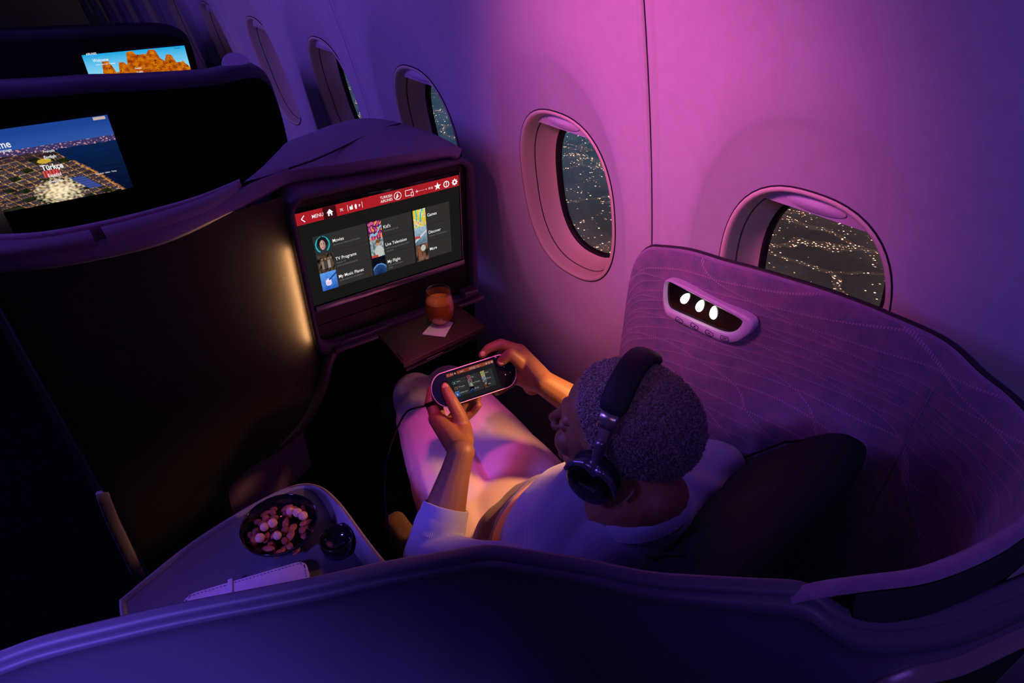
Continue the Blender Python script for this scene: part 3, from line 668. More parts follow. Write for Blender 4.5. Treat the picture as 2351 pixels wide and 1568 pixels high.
# ================================================================ SCREENS
mA, MA, WA, HA = monitor_screen('monitor', 'lit menu screen with red bar in front of the passenger', .371, .801, 1.189, .948, 1.3155)
MENU_Y = 0
def menu(MA, WA, HA, parent, k=1.0, mats=None):
    q = mats or M; z = .0002*k
    def u(x): return (x-.5)*WA
    def v(y): return (.5-y)*HA
    obj('screen', rects_bm([(u(0), v(1), u(1), v(0))], z-.0014*k, .0008*k), q['scr'], parent, MA, smooth=False)
    bar = obj('menu_bar', rects_bm([(u(0), v(.118), u(1), v(0))], z, .0004*k), q['red'], parent, MA, smooth=False, label='red menu bar')
    obj('home_tab', rects_bm([(u(.148), v(.118), u(.222), v(0))], z+.0003*k, .0004*k), q['darkred'], bar, MA, smooth=False)
    s = HA; Z = z+.0008*k
    texts('bar_text', [('MENU', .050*s, u(.084), v(.078), 'LEFT', .002), ('7K', .040*s, u(.240), v(.078)), ('TURKISH', .040*s, u(.557), v(.056), 'RIGHT', .003), ('AIRLINES', .040*s, u(.557), v(.094), 'RIGHT', .003), ('07:33', .030*s, u(.790), v(.076))], Z, q['white'], bar, MA, label='white lettering on the red bar')
    # icons
    bm = bmesh.new()
    def flush(nm):
        nonlocal bm
        obj(nm, bm, q['white'], bar, MA, smooth=False, label='white icon on the red bar'); bm = bmesh.new()
    def poly(ps):
        vv = [bm.verts.new((u(a), v(b), Z)) for a, b in ps]; bm.faces.new(vv)
    def seg(a, b, w):
        d = V((u(b[0])-u(a[0]), v(b[1])-v(a[1]), 0)); n = V((-d.y, d.x, 0)).normalized()*w*s/2
        A = V((u(a[0]), v(a[1]), Z)); Bq = V((u(b[0]), v(b[1]), Z)); vv = [bm.verts.new(x) for x in (A-n, Bq-n, Bq+n, A+n)]; bm.faces.new(vv)
    seg((.045,.03), (.028,.062), .009); seg((.028,.062), (.045,.094), .009); flush('back_arrow')
    poly([(.166,.062),(.185,.026),(.204,.062),(.197,.062),(.197,.094),(.189,.094),(.189,.074),(.181,.074),(.181,.094),(.173,.094),(.173,.062)]); flush('home_icon')
    for x in (.287,.372): seg((x,.03), (x,.095), .004)
    poly([(.298,.085),(.298,.05),(.304,.05),(.306,.065),(.311,.04),(.316,.04),(.316,.085)]); poly([(.331,.09),(.327,.06),(.331,.04),(.338,.04),(.340,.06),(.338,.09)]); poly([(.352,.05),(.362,.055),(.353,.08)]); flush('seat_icon')
    def ringp(cx, cy, r, w, n=24, fill=False):
        c = V((u(cx), v(cy), Z)); r *= s; w *= s
        if fill: vv = [bm.verts.new(c+V((r*math.cos(2*PI*i/n), r*math.sin(2*PI*i/n), 0))) for i in range(n)]; bm.faces.new(vv); return
        for i in range(n):
            a, b = 2*PI*i/n, 2*PI*(i+1)/n; vv = [bm.verts.new(c+V((rr*math.cos(t), rr*math.sin(t), 0))) for rr, t in ((r-w, a), (r, a), (r, b), (r-w, b))]; bm.faces.new(vv)
    ringp(.59,.062,.042,.006); poly([(.578,.085),(.588,.04),(.592,.036),(.592,.06),(.601,.07),(.592,.07),(.586,.088)]); flush('bird_logo')
    for a, b in (((.640,.03),(.685,.03)),((.640,.03),(.640,.088)),((.640,.088),(.672,.088)),((.685,.03),(.685,.05)),((.676,.06),(.690,.06)),((.676,.06),(.676,.1)),((.690,.06),(.690,.1)),((.676,.1),(.690,.1))): seg(a, b, .006)
    flush('device_icon')
    seg((.705,.066),(.722,.066),.006); seg((.712,.05),(.717,.066),.005); seg((.712,.082),(.717,.066),.005); seg((.722,.066),(.765,.066),.002); ringp(.775,.066,.006,.003,8,True); flush('flight_progress')
    star = []
    for i in range(10):
        r = (.044 if i % 2 == 0 else .018)*s; a = PI/2+i*PI/5; star.append(bm.verts.new((u(.852)+r*math.cos(a), v(.066)+r*math.sin(a), Z)))
    bm.faces.new(star); flush('star_icon'); ringp(.912,.066,.036,.01); flush('help_icon')
    for i in range(8):
        a = 2*PI*i/8; c = V((u(.970), v(.066), Z)); d = V((math.cos(a), math.sin(a), 0)); n = V((-d.y, d.x, 0))*.008*s; vv = [bm.verts.new(c+x) for x in (d*.02*s-n, d*.036*s-n*.6, d*.036*s+n*.6, d*.02*s+n)]; bm.faces.new(vv)
    ringp(.970,.066,.027,.014)
    flush('settings_icon')
    obj('question_mark', text_bm([('?', .06*s, u(.912), v(.086), 'CENTER', .02)], Z), q['white'], bar, MA, smooth=False)
    cols = [(.067,.378,.225), (.386,.664,.190), (.675,.925,.165)]
    names = [('Movies', 'Browse our selection of movies', 'TV Programs', 'Popular TV\nseries and documentaries', 'My Music Planet', 'Latest music hits and playlists'),
             ("Kid's", 'Everything for kids', 'Live Television', 'LIVE coverage of sports events\nand news', 'My Flight', 'Time to Destination\n10:40'),
             ('Games', '', 'Discover', 'Discover Turkish Airlines', 'More', '')]
    def f_port(u_, v_):
        x, y = u_-.5, v_-.5; d = math.hypot(x, y*1.0)
        c = (.02,.03,.035)
        if .36 < d < .44: c = (.02,.45,.5)
        if math.hypot(x/.30, (y-.12)/.30) < 1: c = (.006,.006,.008)
        if math.hypot(x/.17, (y+.02)/.26) < 1: c = (.55,.33,.27) if x < .05 else (.35,.2,.17)
        if abs(abs(x)-.075) < .03 and abs(y-.04) < .02: c = (.03,.02,.02)
        if abs(x) < .05 and abs(y+.14) < .02: c = (.35,.03,.04)
        if y < -.28 and abs(x) < .2: c = (.03,.03,.035)
        return c
    def f_tv(u_, v_):
        n = nz(u_*7, v_*5, 3); c = mix((.004,.003,.003), (.12,.08,.05), n+.4)
        for cx, cc in ((.3,(.25,.18,.13)), (.5,(.06,.05,.06)), (.68,(.35,.28,.24)), (.85,(.1,.06,.04))):
            if abs(u_-cx) < .07 and .2 < v_ < .65: c = cc
            if math.hypot(u_-cx, (v_-.72)) < .06: c = (.3,.17,.1)
        return c
    def f_music(u_, v_):
        c = mix((.02,.10,.45), (.10,.32,.8), v_+.3*nz(u_*4, v_*4))
        d = math.hypot(u_-.45, v_-.42)
        if d < .2: c = (.75,.6,.85)
        if d < .12 and v_ > .45: c = (.9,.9,1)
        if abs(v_-.6-.6*(u_-.6)) < .05 and u_ > .5: c = (.01,.05,.3)
        return c
    def f_kid(u_, v_):
        n = nz(u_*5, v_*5, 9); c = (.10,.01,.13)
        if n > .18: c = (.65,.08,.25)
        elif n < -.2: c = (.8,.28,.05)
        if abs(v_-.35-.5*(u_-.5)-.1*math.sin(9*u_)) < .06: c = (.2,.5,.7)
        return c
    def f_live(u_, v_):
        c = mix((.05,.10,.10), (.35,.45,.5), nz(u_*6, v_*6)+.5)
        if math.hypot((u_-.6)/.16, (v_-.75)/.16) < 1: c = (.5,.28,.18)
        if math.hypot((u_-.62)/.2, (v_-.88)/.1) < 1: c = (.15,.06,.02)
        if math.hypot((u_-.62)/.34, (v_-.3)/.33) < 1: c = (.5,.55,.5)
        if v_ < .15 and u_ < .5: c = (.5,.05,.03)
        return c
    def f_flight(u_, v_):
        d = math.hypot(u_-.5, v_+.05); c = (.003,.004,.01)
        if d < .62: c = mix((.004,.01,.05), (.02,.06,.2), d/.6)
        if .58 < d < .66: c = (.10,.25,.55)
        return c
    def f_games(u_, v_):
        n = nz(u_*6, v_*4, 5); c = (.8,.75,.45)
        if n > .12: c = (.75,.55,.02)
        elif n < -.25: c = (.05,.45,.55)
        elif n < -.1: c = (.45,.65,.1)
        if abs(n) < .03: c = (.8,.12,.2)
        return c
    def f_disc(u_, v_):
        c = mix((.08,.14,.2), (.35,.5,.6), v_+.3*nz(u_*8, v_*8))
        if abs(v_-.42-.5*(u_-.4)) < .06: c = (.6,.62,.65)
        if u_ < .45 and .35 < v_ < .5: c = (.5,.06,.04)
        return c
    def f_more(u_, v_):
        c = mix((.02,.01,.01), (.25,.12,.08), nz(u_*4, v_*3, 2)+.4)
        if math.hypot(u_-.6, v_-.75) < .2: c = (.5,.5,.45)
        if u_ < .5 and .2 < v_ < .7 and abs(u_-.3) < .14: c = (.25,.08,.04)
        return c
    fs = [(f_port, f_tv, f_music), (f_kid, f_live, f_flight), (f_games, f_disc, f_more)]
    ys = [(.245,.485,.245+.49*.5),]
    for ci, (x0, x1, tx) in enumerate(cols):
        ytop, ybot = (.265, .865)
        for ri in range(3):
            a = ytop+(ybot-ytop)*ri/3; b = ytop+(ybot-ytop)*(ri+1)/3-.004; px = .094 if ci == 0 else .083
            tl = obj('menu_tile', rects_bm([(u(x0+px), v(b), u(x1), v(a))], z, .0004*k), q['tile'], parent, MA, smooth=False)
            fn = fs[ci][ri]
            if mats: fn = (lambda f: (lambda a_, b_: tuple(.45*t for t in f(a_, b_))))(fn)
            n_ = 30 if k > .5 else 14
            picture('tile_picture', u(x0), v(b+.004), u(x0+px), v(a), n_, n_, fn, z+.0004*k, tl, MA, label='small picture on the menu tile')
            nm, sub = names[ci][ri*2], names[ci][ri*2+1]
            obj('tile_title', text_bm([(nm, .050*s, u(x0+px+.010), v(a+.105), 'LEFT', .004)], Z), q['white'], tl, MA, smooth=False, label='white tile title')
            if sub:
                ls = sub.split('\n'); texts('tile_note', [(l, .026*s, u(x0+px+.012), v(a+.142+.032*i)) for i, l in enumerate(ls)], Z, q['dim'], tl, MA, label='fine grey print')
menu(MA, WA, HA, mA)
bm = bmesh.new(); box(bm, (.005, -HA/2-.010, .001), (WA+.004, .015, .004), bev=.001); obj('lower_bezel', bm, M['alu'], mA, MA, label='grey metal lower bezel')
bm = bmesh.new(); box(bm, (-WA/2-.0025, -.004, .0006), (.0016, HA+.02, .002)); obj('side_bezel', bm, M['alu'], mA, MA, smooth=False)
bm = bmesh.new(); box(bm, (WA/2+.0025, -.004, .0006), (.0016, HA+.02, .002)); obj('side_bezel', bm, M['alu'], mA, MA, smooth=False)
# screen B: city at night by the water
xb0, xb1, zb1, zb0 = -.265, .156, 1.203, .962
mB, MB_, WB, HB = monitor_screen('monitor', 'lit screen at far left showing a city by blue water at dusk', xb0, xb1, zb1, zb0, 2.385)
def f_city(u_, v_):
    hz = .72+.012*nz(u_*9, 1)
    if v_ > hz+.02: return mix(srgb(52,92,170), srgb(28,66,146), (v_-hz)/.3+.3)
    if v_ > hz-.05:
        n = nz(u_*60, v_*60, 4)
        if n > .25: return srgb(200,140,150)
        return mix(srgb(70,60,110), srgb(40,40,80), n+.5)
    shore = .60+.015*nz(u_*8, 2)+(.62-v_)*.55-.12*max(0, .22-v_)
    if u_ > shore:
        c = mix(srgb(10,34,78), srgb(6,16,44), (hz-v_)*1.6+.25*nz(u_*10, v_*30, 7))
        if u_ < shore+.03 and v_ < .5: c = mix(srgb(230,150,70), c, (u_-shore)/.03+max(0, nz(u_*50, v_*50))*2)
        return c
    # blocks of buildings: a slanted street grid with dark roofs and lit fronts
    a_ = u_*1.0+v_*.55; b_ = v_-u_*.22; gx, gy = a_*15, b_*17; hx = noise.cell(V((math.floor(gx), math.floor(gy), 3))); fx, fy = gx % 1, gy % 1
    roof = mix(srgb(24,22,34), srgb(66,58,72), abs(hx)); lit = mix(srgb(180,110,60), srgb(255,205,130), abs(hx))
    c = roof
    if fy < .34: c = mix(srgb(120,84,70), srgb(40,30,34), .5+.6*math.sin(gx*22))
    if fx < .16 or fy > .88: c = mix(srgb(40,26,24), lit, .35+.9*nz(u_*60, v_*60, 2))
    if abs(hx) < .22: c = mix(srgb(14,20,16), srgb(40,44,24), nz(u_*30, v_*30)+.5)
    w_ = 1-math.hypot((u_-.52)/.17, (v_-.14)/.20)
    if w_ > 0: c = mix(c, srgb(255,236,190), w_*1.1+.9*nz(u_*45, v_*40, 4))
    if math.hypot((u_-.50)/.045, (v_-.55)/.03) < 1: c = srgb(200,165,50)
    if .34 < v_ < .43 and .46 < u_ < .57: c = mix(srgb(150,30,34), srgb(210,90,90), .5+.5*math.sin(u_*300))
    if .10 < v_ < .28 and abs(u_-.70-(.2-v_)*.55) < .045: c = mix(srgb(30,60,150), srgb(70,80,130), .5+.5*math.sin(v_*200))
    if v_ > .60: c = mix(c, srgb(46,26,40), .65)
    return c
picture('screen_image', -WB/2, -HB/2, WB/2, HB/2, 260, 150, f_city, .0005, mB, MB_, label='picture of a shoreline city at dusk')
def bu(px, py): return loc_of(px, py, MB_)
def tx(s_, px, py, h, al='CENTER', off=.01):
    p = bu(px, py); return (s_, h, p[0], p[1], al, off)
texts('screen_text', [tx('Welcome', 27, 337, .030, 'RIGHT', .015), tx('select language', 28, 346, .012, 'RIGHT'), tx('Français', 113, 349, .011), tx('English', 116, 363, .014, off=.02), tx('Türkçe', 122, 388, .024, off=.03), tx('Español', 127, 404, .014, off=.02), tx('Deutsche', 130, 417, .011), tx('Nederlands · Italiano · Türkçe', 244, 397, .006), tx('Airlines', 272, 433, .005)], .0012, emis('screen_label', (.8,.8,.82), 1), mB, MB_, label='white language list')
p = bu(228, 271); obj('screen_badge', rects_bm([(p[0]-.018, p[1]-.0045, p[0]+.016, p[1]+.0045)], .0012, .0003), emis('badge', (.55,.42,.36), 1), mB, MB_, smooth=False, label='pale badge at the top corner')
# screen C: orange rocks
mC, MC_, WC, HC = monitor_screen('monitor', 'lit screen showing orange rock towers under cyan sky', .208, .622, 1.220, .985, 3.40)
def f_rock(u_, v_):
    hgt = .30+.25*u_
    prof = [(0,.42),(.07,.52),(.13,.62),(.16,.86),(.22,.86),(.26,.66),(.29,.66),(.31,.82),(.36,.82),(.385,.76),(.41,.98),(.47,.99),(.50,.92),(.60,.92),(.63,.99),(.69,.98),(.72,.82),(.76,.76),(.79,.88),(.84,.86),(.87,.72),(.95,.72),(1,.60)]
    h = .4
    for (a, b), (c, d) in zip(prof, prof[1:]):
        if a <= u_ <= c: h = b+(d-b)*(u_-a)/(c-a); break
    h += .02*nz(u_*40, 3)
    if v_ > h: return mix(srgb(150,225,250), srgb(10,165,225), (v_-.55)*2.2)
    n = nz(u_*22, v_*14, 2); m_ = nz(u_*60, v_*50, 8)
    c = mix(srgb(215,120,10), srgb(150,50,5), .45+n+.5*m_)
    if m_ < -.42: c = srgb(60,15,5)
    return c
picture('screen_image', -WC/2, -HC/2, WC/2, HC/2, 220, 110, f_rock, .0005, mC, MC_, label='picture of orange rock towers')
def cu_(px, py): return loc_of(px, py, MC_)
texts('screen_text', [(t, h, *cu_(x, y), 'CENTER', .01) for t, x, y, h in (('Welcome', 232, 141, .018), ('please select your language', 243, 148, .008), ('Français', 318, 158, .010), ('English', 322, 167, .011), ('AIRLINES', 210, 126, .012))], .0012, emis('screen_label2', (.85,.9,.95), 1), mC, MC_, label='white language list')
obj('screen_badge', text_bm([('TURKISH', .008, *cu_(406, 112), 'CENTER')], .0012), M['groove'], mC, MC_, smooth=False)
# ================================================================ TRAY, GLASS, NAPKIN
tA, tB, tC_, tD = at(868,767, z=.892), at(1045,694, z=.892), at(1115,748, z=.892), at(927,836, z=.892)
tray = thing('tray_table', 'dark brown flat table shelf under the lit menu screen', 'tray table', tuple((tA+tC_)/2-V((0,0,.1))))
def quadslab(bm, q, zt, th, bev):
    b = bmesh.new(); prism(b, [(p.x, p.y) for p in q], zt-th, zt, bev=bev); me = bpy.data.meshes.new('x'); b.to_mesh(me); b.free(); bm.from_mesh(me); bpy.data.meshes.remove(me)
bm = bmesh.new(); quadslab(bm, [tD, tC_, tB, tA], .892, .012, .002); obj('tray_top', bm, M['tray'], tray, angle=30)
def shrink(q, k, dy=0):
    c = (q[0]+q[1]+q[2]+q[3])/4; return [c+(p-c)*k for p in q]
bm = bmesh.new(); quadslab(bm, shrink([tD, tC_, tB, tA], .95), .879, .016, .003); obj('tray_underside', bm, M['bezel'], tray, angle=30, label='dark folding leaf below the top')
mt_ = frame4(at(935,822, z=.8925), tC_-tD, tA-tD); bm = bmesh.new(); a = rrect(-.006,-.006,.010,.018,.002)
p0 = at(912,811, z=.8926); p1 = at(925,826, z=.8926); bm = bmesh.new(); tube(bm, [p0, p1], .0016, 6); obj('tray_latch', bm, M['groove'], tray, label='small dark latch slot')
bm = bmesh.new(); tube(bm, [at(948,838, z=.872), at(1018,808, z=.872)], .0012, 6); obj('tray_edge', bm, M['alu'], tray)
gb = at(1016, 746, z=.894); gz = .8955
gl_ = thing('drinking_glass', 'stemless glass of orange juice on the dark tray', 'glass', tuple(V((gb.x, gb.y, gz))))
gcen = V((gb.x, gb.y, gz)) ; gcen.y += .012; gcen.x += .002
GP = [(.0,.0005),(.014,.0),(.022,.003),(.030,.012),(.0365,.026),(.039,.042),(.0385,.058),(.036,.074),(.0335,.090),(.0322,.100)]
sc = .92
MG = Matrix.Translation(gcen) @ Matrix.Scale(sc, 4)
glass_m = bpy.data.materials.new('clear_glass'); glass_m.use_nodes = True; nt = glass_m.node_tree; nt.nodes.remove(nt.nodes['Principled BSDF'])
tr = nt.nodes.new('ShaderNodeBsdfTransparent'); gg = nt.nodes.new('ShaderNodeBsdfGlossy'); gg.inputs['Roughness'].default_value = .04; lw = nt.nodes.new('ShaderNodeLayerWeight'); lw.inputs[0].default_value = .18
mx = nt.nodes.new('ShaderNodeMixShader'); nt.links.new(lw.outputs['Facing'], mx.inputs[0]); nt.links.new(tr.outputs[0], mx.inputs[1]); nt.links.new(gg.outputs[0], mx.inputs[2]); nt.links.new(mx.outputs[0], nt.nodes['Material Output'].inputs[0])
bm = bmesh.new(); lathe(bm, GP+[(.0330,.1006),(.0312,.100)]+[(r-.0012, z+.001) for r, z in reversed(GP[1:-1])], 48, MG); obj('bowl', bm, glass_m, gl_)
JP = [(0,.0015),(.0135,.0015),(.0215,.0045),(.0295,.0132),(.036,.0268),(.0384,.042),(.038,.058),(.0362,.070),(0,.070)]
bm = bmesh.new(); lathe(bm, JP, 48, MG); obj('orange_juice', bm, mat('orange_juice', (.85,.22,.02), .35, sss=.3, emit=(.5,.07,.004), estr=.0), gl_, angle=40)
lamp('tray_spot', 'SPOT', (.50, .95, 2.0), (.60, 1.13, .9), (1, .50, .22), 7, spot_size=R_(13), spot_blend=1, shadow_soft_size=.03)
bm = bmesh.new(); nq = [at(x, y, z=.8935) for x, y in [(969,768),(1022,774),(1040,742),(1000,733)]]
for k in range(3): quadslab(bm, [p+V((.0006*k, .0004*k, 0)) for p in nq], .8932+.0006*(k+1), .0006, .0001)
nap = obj('napkin', bm, M['napkin'], None, smooth=False); tag(nap, 'small folded pale napkin under the juice glass', 'napkin')
# ================================================================ BOWL AND NUTS, CUP, NOTEBOOK
bp_ = at(645, 1214, z=.785); bp_.z = ZC_+.0015
bw = thing('snack_bowl', 'shiny black bowl holding mixed nuts on the console', 'bowl', tuple(bp_))
MBW = Matrix.Translation(bp_) 
BPf = [(0,.002),(.028,.0),(.032,.001),(.044,.010),(.058,.024),(.067,.040),(.0705,.050),(.0700,.0515),(.0685,.050),(.064,.040),(.052,.024),(.034,.014),(0,.012)]
bm = bmesh.new(); lathe(bm, BPf, 56, MBW); obj('bowl_body', bm, M['bowl'], bw)
almond_m = mat('almond_skin', (.36,.10,.05), .6, bump=.6, bscale=300, var=.35, vscale=90); haz_m = mat('hazelnut', (.75,.42,.30), .6, bump=.3, bscale=400, var=.2, vscale=120); cash_m = mat('peanut', (.22,.055,.04), .6, bump=.4, bscale=300, var=.25, vscale=100)
def nut_mesh(kind):
    bm = bmesh.new(); bmesh.ops.create_uvsphere(bm, u_segments=20, v_segments=12, radius=1)
    for v in bm.verts:
        x, y, z = v.co
        if kind == 'almond': tap = 1-.35*max(0, x); v.co = V((x*.0125, y*.0072*tap, z*.0046*tap*(1+.06*nz(x*3, y*3, z*3))))
        elif kind == 'hazelnut': r = .0082*(1+.05*nz(x*3, y*3, z*3)); v.co = V((x*r, y*r, z*r+(.0014 if z > .9 else 0)))
        else: r = .0062; v.co = V((x*r*1.35, y*r, z*r*.9))
    me = bpy.data.meshes.new(kind); bm.to_mesh(me); bm.free()
    for p in me.polygons: p.use_smooth = True
    me.materials.append({'almond': almond_m, 'hazelnut': haz_m, 'peanut': cash_m}[kind]); return me
NM = {k: nut_mesh(k) for k in ('almond', 'hazelnut', 'peanut')}
from mathutils import Euler
placed = []
haz_px = [(667,1174),(683,1177),(696,1184),(626,1201),(607,1210),(597,1235),(637,1230)]
for x, y in haz_px:
    p = at(x, y, z=ZC_+.052); placed.append((p, .0082, 'hazelnut'))
rnd_ = random.Random(5)
def try_place(kind, rad, n, zz):
    c = 0; tries = 0
    while c < n and tries < 4000:
        tries += 1; a = rnd_.uniform(0, 2*PI); r = .054*math.sqrt(rnd_.random()); p = bp_+V((r*math.cos(a), r*math.sin(a), zz+.010*(1-(r/.054)**2)+rnd_.uniform(-.001,.001)))
        if all((p-q).length > .80*(rad+rr) for q, rr, _ in placed): placed.append((p, rad, kind)); c += 1
try_place('almond', .0095, 17, .033); try_place('peanut', .0068, 11, .036); try_place('almond', .0085, 7, .020); try_place('peanut', .006, 4, .022)
HL7 = ['pale hazelnut at the far edge of the nuts, left one of three in a row', 'pale hazelnut at the far edge of the nuts, middle one of three in a row', 'pale hazelnut at the far edge nearest the rim, right one of three in a row', 'large round hazelnut left of the middle of the bowl', 'round hazelnut just below left of the large one, toward the left rim', 'round hazelnut nearest the left rim of the bowl, low on the left', 'large round hazelnut in the lower middle of the bowl']
for ni, (p, r, kind) in enumerate(placed):
    o = bpy.data.objects.new(kind, NM[kind]); COL.objects.link(o); o.location = p
    o.rotation_euler = (rnd_.uniform(-.35,.35), rnd_.uniform(-.35,.35), rnd_.uniform(0, 6.28))
    s_ = rnd_.uniform(.9, 1.12); o.scale = (s_,)*3
    tag(o, {'almond': 'brown wrinkled almond lying in the black snack bowl', 'hazelnut': HL7[min(ni, 6)], 'peanut': 'small oval reddish nut in the black snack bowl'}[kind], 'nut', {'almond': 'almonds in the bowl', 'hazelnut': 'hazelnuts in the bowl', 'peanut': 'small nuts in the bowl'}[kind])
lamp('bowl_spot', 'SPOT', (-.15, .55, 2.1), (.095, .894, .79), (1, .10, .30), 2.6, spot_size=R_(6.2), spot_blend=.6, shadow_soft_size=.02)
kp = at(772, 1240, z=.78); kp.z = ZC_+.0015
bm = bmesh.new(); lathe(bm, [(0,.001),(.024,0),(.028,.004),(.0305,.022),(.031,.036),(.030,.0375),(.0285,.036),(.028,.024),(.025,.012),(0,.010)], 44, Matrix.Translation(kp)); cup = obj('dish', bm, M['bowl']); tag(cup, 'small round glossy black dish beside the nut bowl', 'dish')
nb = thing('notebook', 'lilac leather notebook with stitched edge lying on the console', 'notebook', tuple(at(560,1350, z=ZC_)))
nbq = [at(x, y, z=ZC_+.022) for x, y in [(420,1368),(704,1284)]]
nx_ = (nbq[1]-nbq[0]); ML_ = nx_.length; nxn = nx_.normalized(); nyn = V((nxn.y, -nxn.x, 0)); 
MN = frame4(nbq[0], nxn, -nyn)
if (MN.to_3x3() @ V((0,0,1))).z < 0: MN = frame4(nbq[0], nxn, nyn)
bm = bmesh.new(); prism(bm, rrect(0,-.15,ML_,0,.018), -.019, -.016, bev=.0008); prism(bm, rrect(0,-.15,ML_,0,.018), -.004, 0, bev=.001); obj('cover', bm, M['notebook'], nb, MN, angle=40)
bm = bmesh.new(); prism(bm, rrect(.003,-.147,ML_-.003,-.003,.014), -.016, -.004, bev=.0005); obj('pages', bm, M['blackm'], nb, MN, angle=40)
bm = bmesh.new(); box(bm, (ML_*.37,-.07,.0012), (.008,.15,.002), bev=.0006); obj('strap', bm, M['notebook'], nb, MN, label='narrow closing strap')
bm = bmesh.new(); path = [(p[0], p[1]) for p in rrect(.0045,-.1455,ML_-.0045,-.0045,.014, 10)]; pp = cr([(*p, 0) for p in path], 260, True)
for i in range(0, 260, 2):
    a, b = pp[i], pp[(i+1) % 260]; m_ = (a+b)/2; d = (b-a); ang = math.atan2(d.y, d.x); box(bm, (0,0,0), (d.length*.9, .0009, .0006), Matrix.Translation((m_.x, m_.y, .0004)) @ Matrix.Rotation(ang, 4, 'Z'))
obj('stitching', bm, M['stitch'], nb, MN, smooth=False, label='dark dotted stitching')

# ================================================================ HANDHELD CONSOLE
DC = at(1088, 875, z=.905)
HC = at(1437, 962, z=1.13)
dn = ((CAMP-DC).normalized()*.75+(HC-DC).normalized()*.25).normalized()
def dv(px, py, off=0):
    r = ray(px, py); t = (DC+dn*off-CAMP).dot(dn)/r.dot(dn); return CAMP+r*t
dl, dr = dv(992,905), dv(1184,843); dc = (dl+dr)/2; dx = (dr-dl)
MD = frame4(dc, dx, dn.cross(dx)); DW = dx.length
dt, db = dv(1072,839), dv(1098,914); DH = abs((dt-db).dot(MD.to_3x3() @ V((0,1,0))))
hand = thing('handheld_console', 'black handheld game console with silver edge held in both hands', 'game console', mw=MD)
TH = .0075
bodyp = sup(DW/2, DH/2, 2, 8)
def stad(w, h, k=16):
    o = []; 
    for sx_, a0 in ((1,-90),(-1,90)):
        for i in range(k+1):
            a = R_(a0+180*i/k); o.append((sx_*(w/2-h*.42)+h*.42*math.cos(a), h/2*math.sin(a)))
    return o
def ringz(w, h, z): return [V((*p, z)) for p in stad(w, h)]
bm = bmesh.new(); rr_ = [ringz(DW-.006, DH-.006, -TH-.002), ringz(DW-.001, DH-.001, -TH), ringz(DW, DH, -TH+.003), ringz(DW, DH, -.0022)]
grid_bm(rr_, True, bm); bm.faces.new(bm.verts[:len(rr_[0])]); obj('back_shell', bm, M['black'], hand, MD, angle=40)
bm = bmesh.new(); grid_bm([ringz(DW, DH, -.0035), ringz(DW+.0016, DH+.0016, -.0022), ringz(DW+.0012, DH+.0012, -.0005), ringz(DW-.0005, DH-.0005, .0003), ringz(DW-.0032, DH-.0032, -.0002)], True, bm)
obj('silver_edge', bm, mat('polished_edge', (.95,.88,.8), .38, metal=.6), hand, MD, label='polished silver edge')
bm = bmesh.new(); vv = [bm.verts.new(p) for p in ringz(DW-.003, DH-.003, 0)]; bm.faces.new(vv); obj('front_glass', bm, mat('front_gloss', (.004,.004,.006), .22, spec=.15), hand, MD, smooth=False, label='glossy black front')
sA, sB_, sC_, sD_ = [V((*loc_of(x, y, MD), 0)) for x, y in ((1033,871),(1127,832),(1061,930),(1152,884))]
scx = ((sA+sB_+sC_+sD_)/4); SW = ((sB_-sA).length+(sD_-sC_).length)/2; SH = DH*.84; SW = DW*.56
scx = V((-.002*1, 0, 0))
MS = MD @ Matrix.Translation(V((scx.x, 0, .0009)))
dimm = dict(M); 
for k_, c_ in (('white',(.42,.40,.40)),('red',(.25,.035,.015)),('darkred',(.03,.005,.006)),('tile',(.026,.024,.026)),('scr',(.011,.011,.014)),('dim',(.09,.085,.09))): dimm[k_] = emis('handheld_'+k_, c_, 1)
menu(SW, SH, 0, hand, .35, dimm) if False else None
def menu_on(par, MM, W, H, k, mats):
    menu(MM, W, H, par, k, mats)
menu_on(hand, MS, SW, SH, .35, dimm)
for x, y in ((1138,821),(1150,824)): 
    p = loc_of(x, y, MD); bm = bmesh.new(); lathe(bm, [(0,.0014),(.0022,.0014),(.0026,.0004),(.0026,0)], 16, MD @ Matrix.Translation((p[0], p[1], 0))); obj('button', bm, M['alu'], hand)
for x, y in ((1160,860),(1171,855),(1157,842)):
    p = loc_of(x, y, MD); bm = bmesh.new(); lathe(bm, [(0,.0012),(.0013,.0012),(.0016,.0004),(.0016,0)], 12, MD @ Matrix.Translation((p[0], p[1], 0))); obj('button', bm, M['alu'], hand)
for x, y in ((1022,880),(1149,832)):
    p = loc_of(x, y, MD); bm = bmesh.new(); lathe(bm, [(0,.004),(.0045,.0045),(.006,.004),(.0055,.0025),(.004,.0015),(.004,0)], 20, MD @ Matrix.Translation((p[0], p[1], 0))); obj('thumb_stick', bm, M['blackm'], hand)
# cable
cpts = [dv(993,924,-.004), dv(975,932,-.006), at(952,937,z=.88), at(930,950,z=.86), at(905,1000,z=.82), at(888,1060,z=.79), at(884,1130,z=.77), at(890,1200,z=.75), at(894,1262,z=.72), at(896,1300,z=.60)]
bm = bmesh.new(); cc = cr(cpts, 90); tube(bm, cc, .0021, 8); cb_ = obj('charging_cable', bm, M['blackm']); tag(cb_, 'thin black cable hanging from the left end of the handheld console', 'cable')
bm = bmesh.new(); tube(bm, [dv(1000,922,-.004), dv(976,931,-.006)], .0038, 10); obj('plug', bm, M['blackm'], cb_)
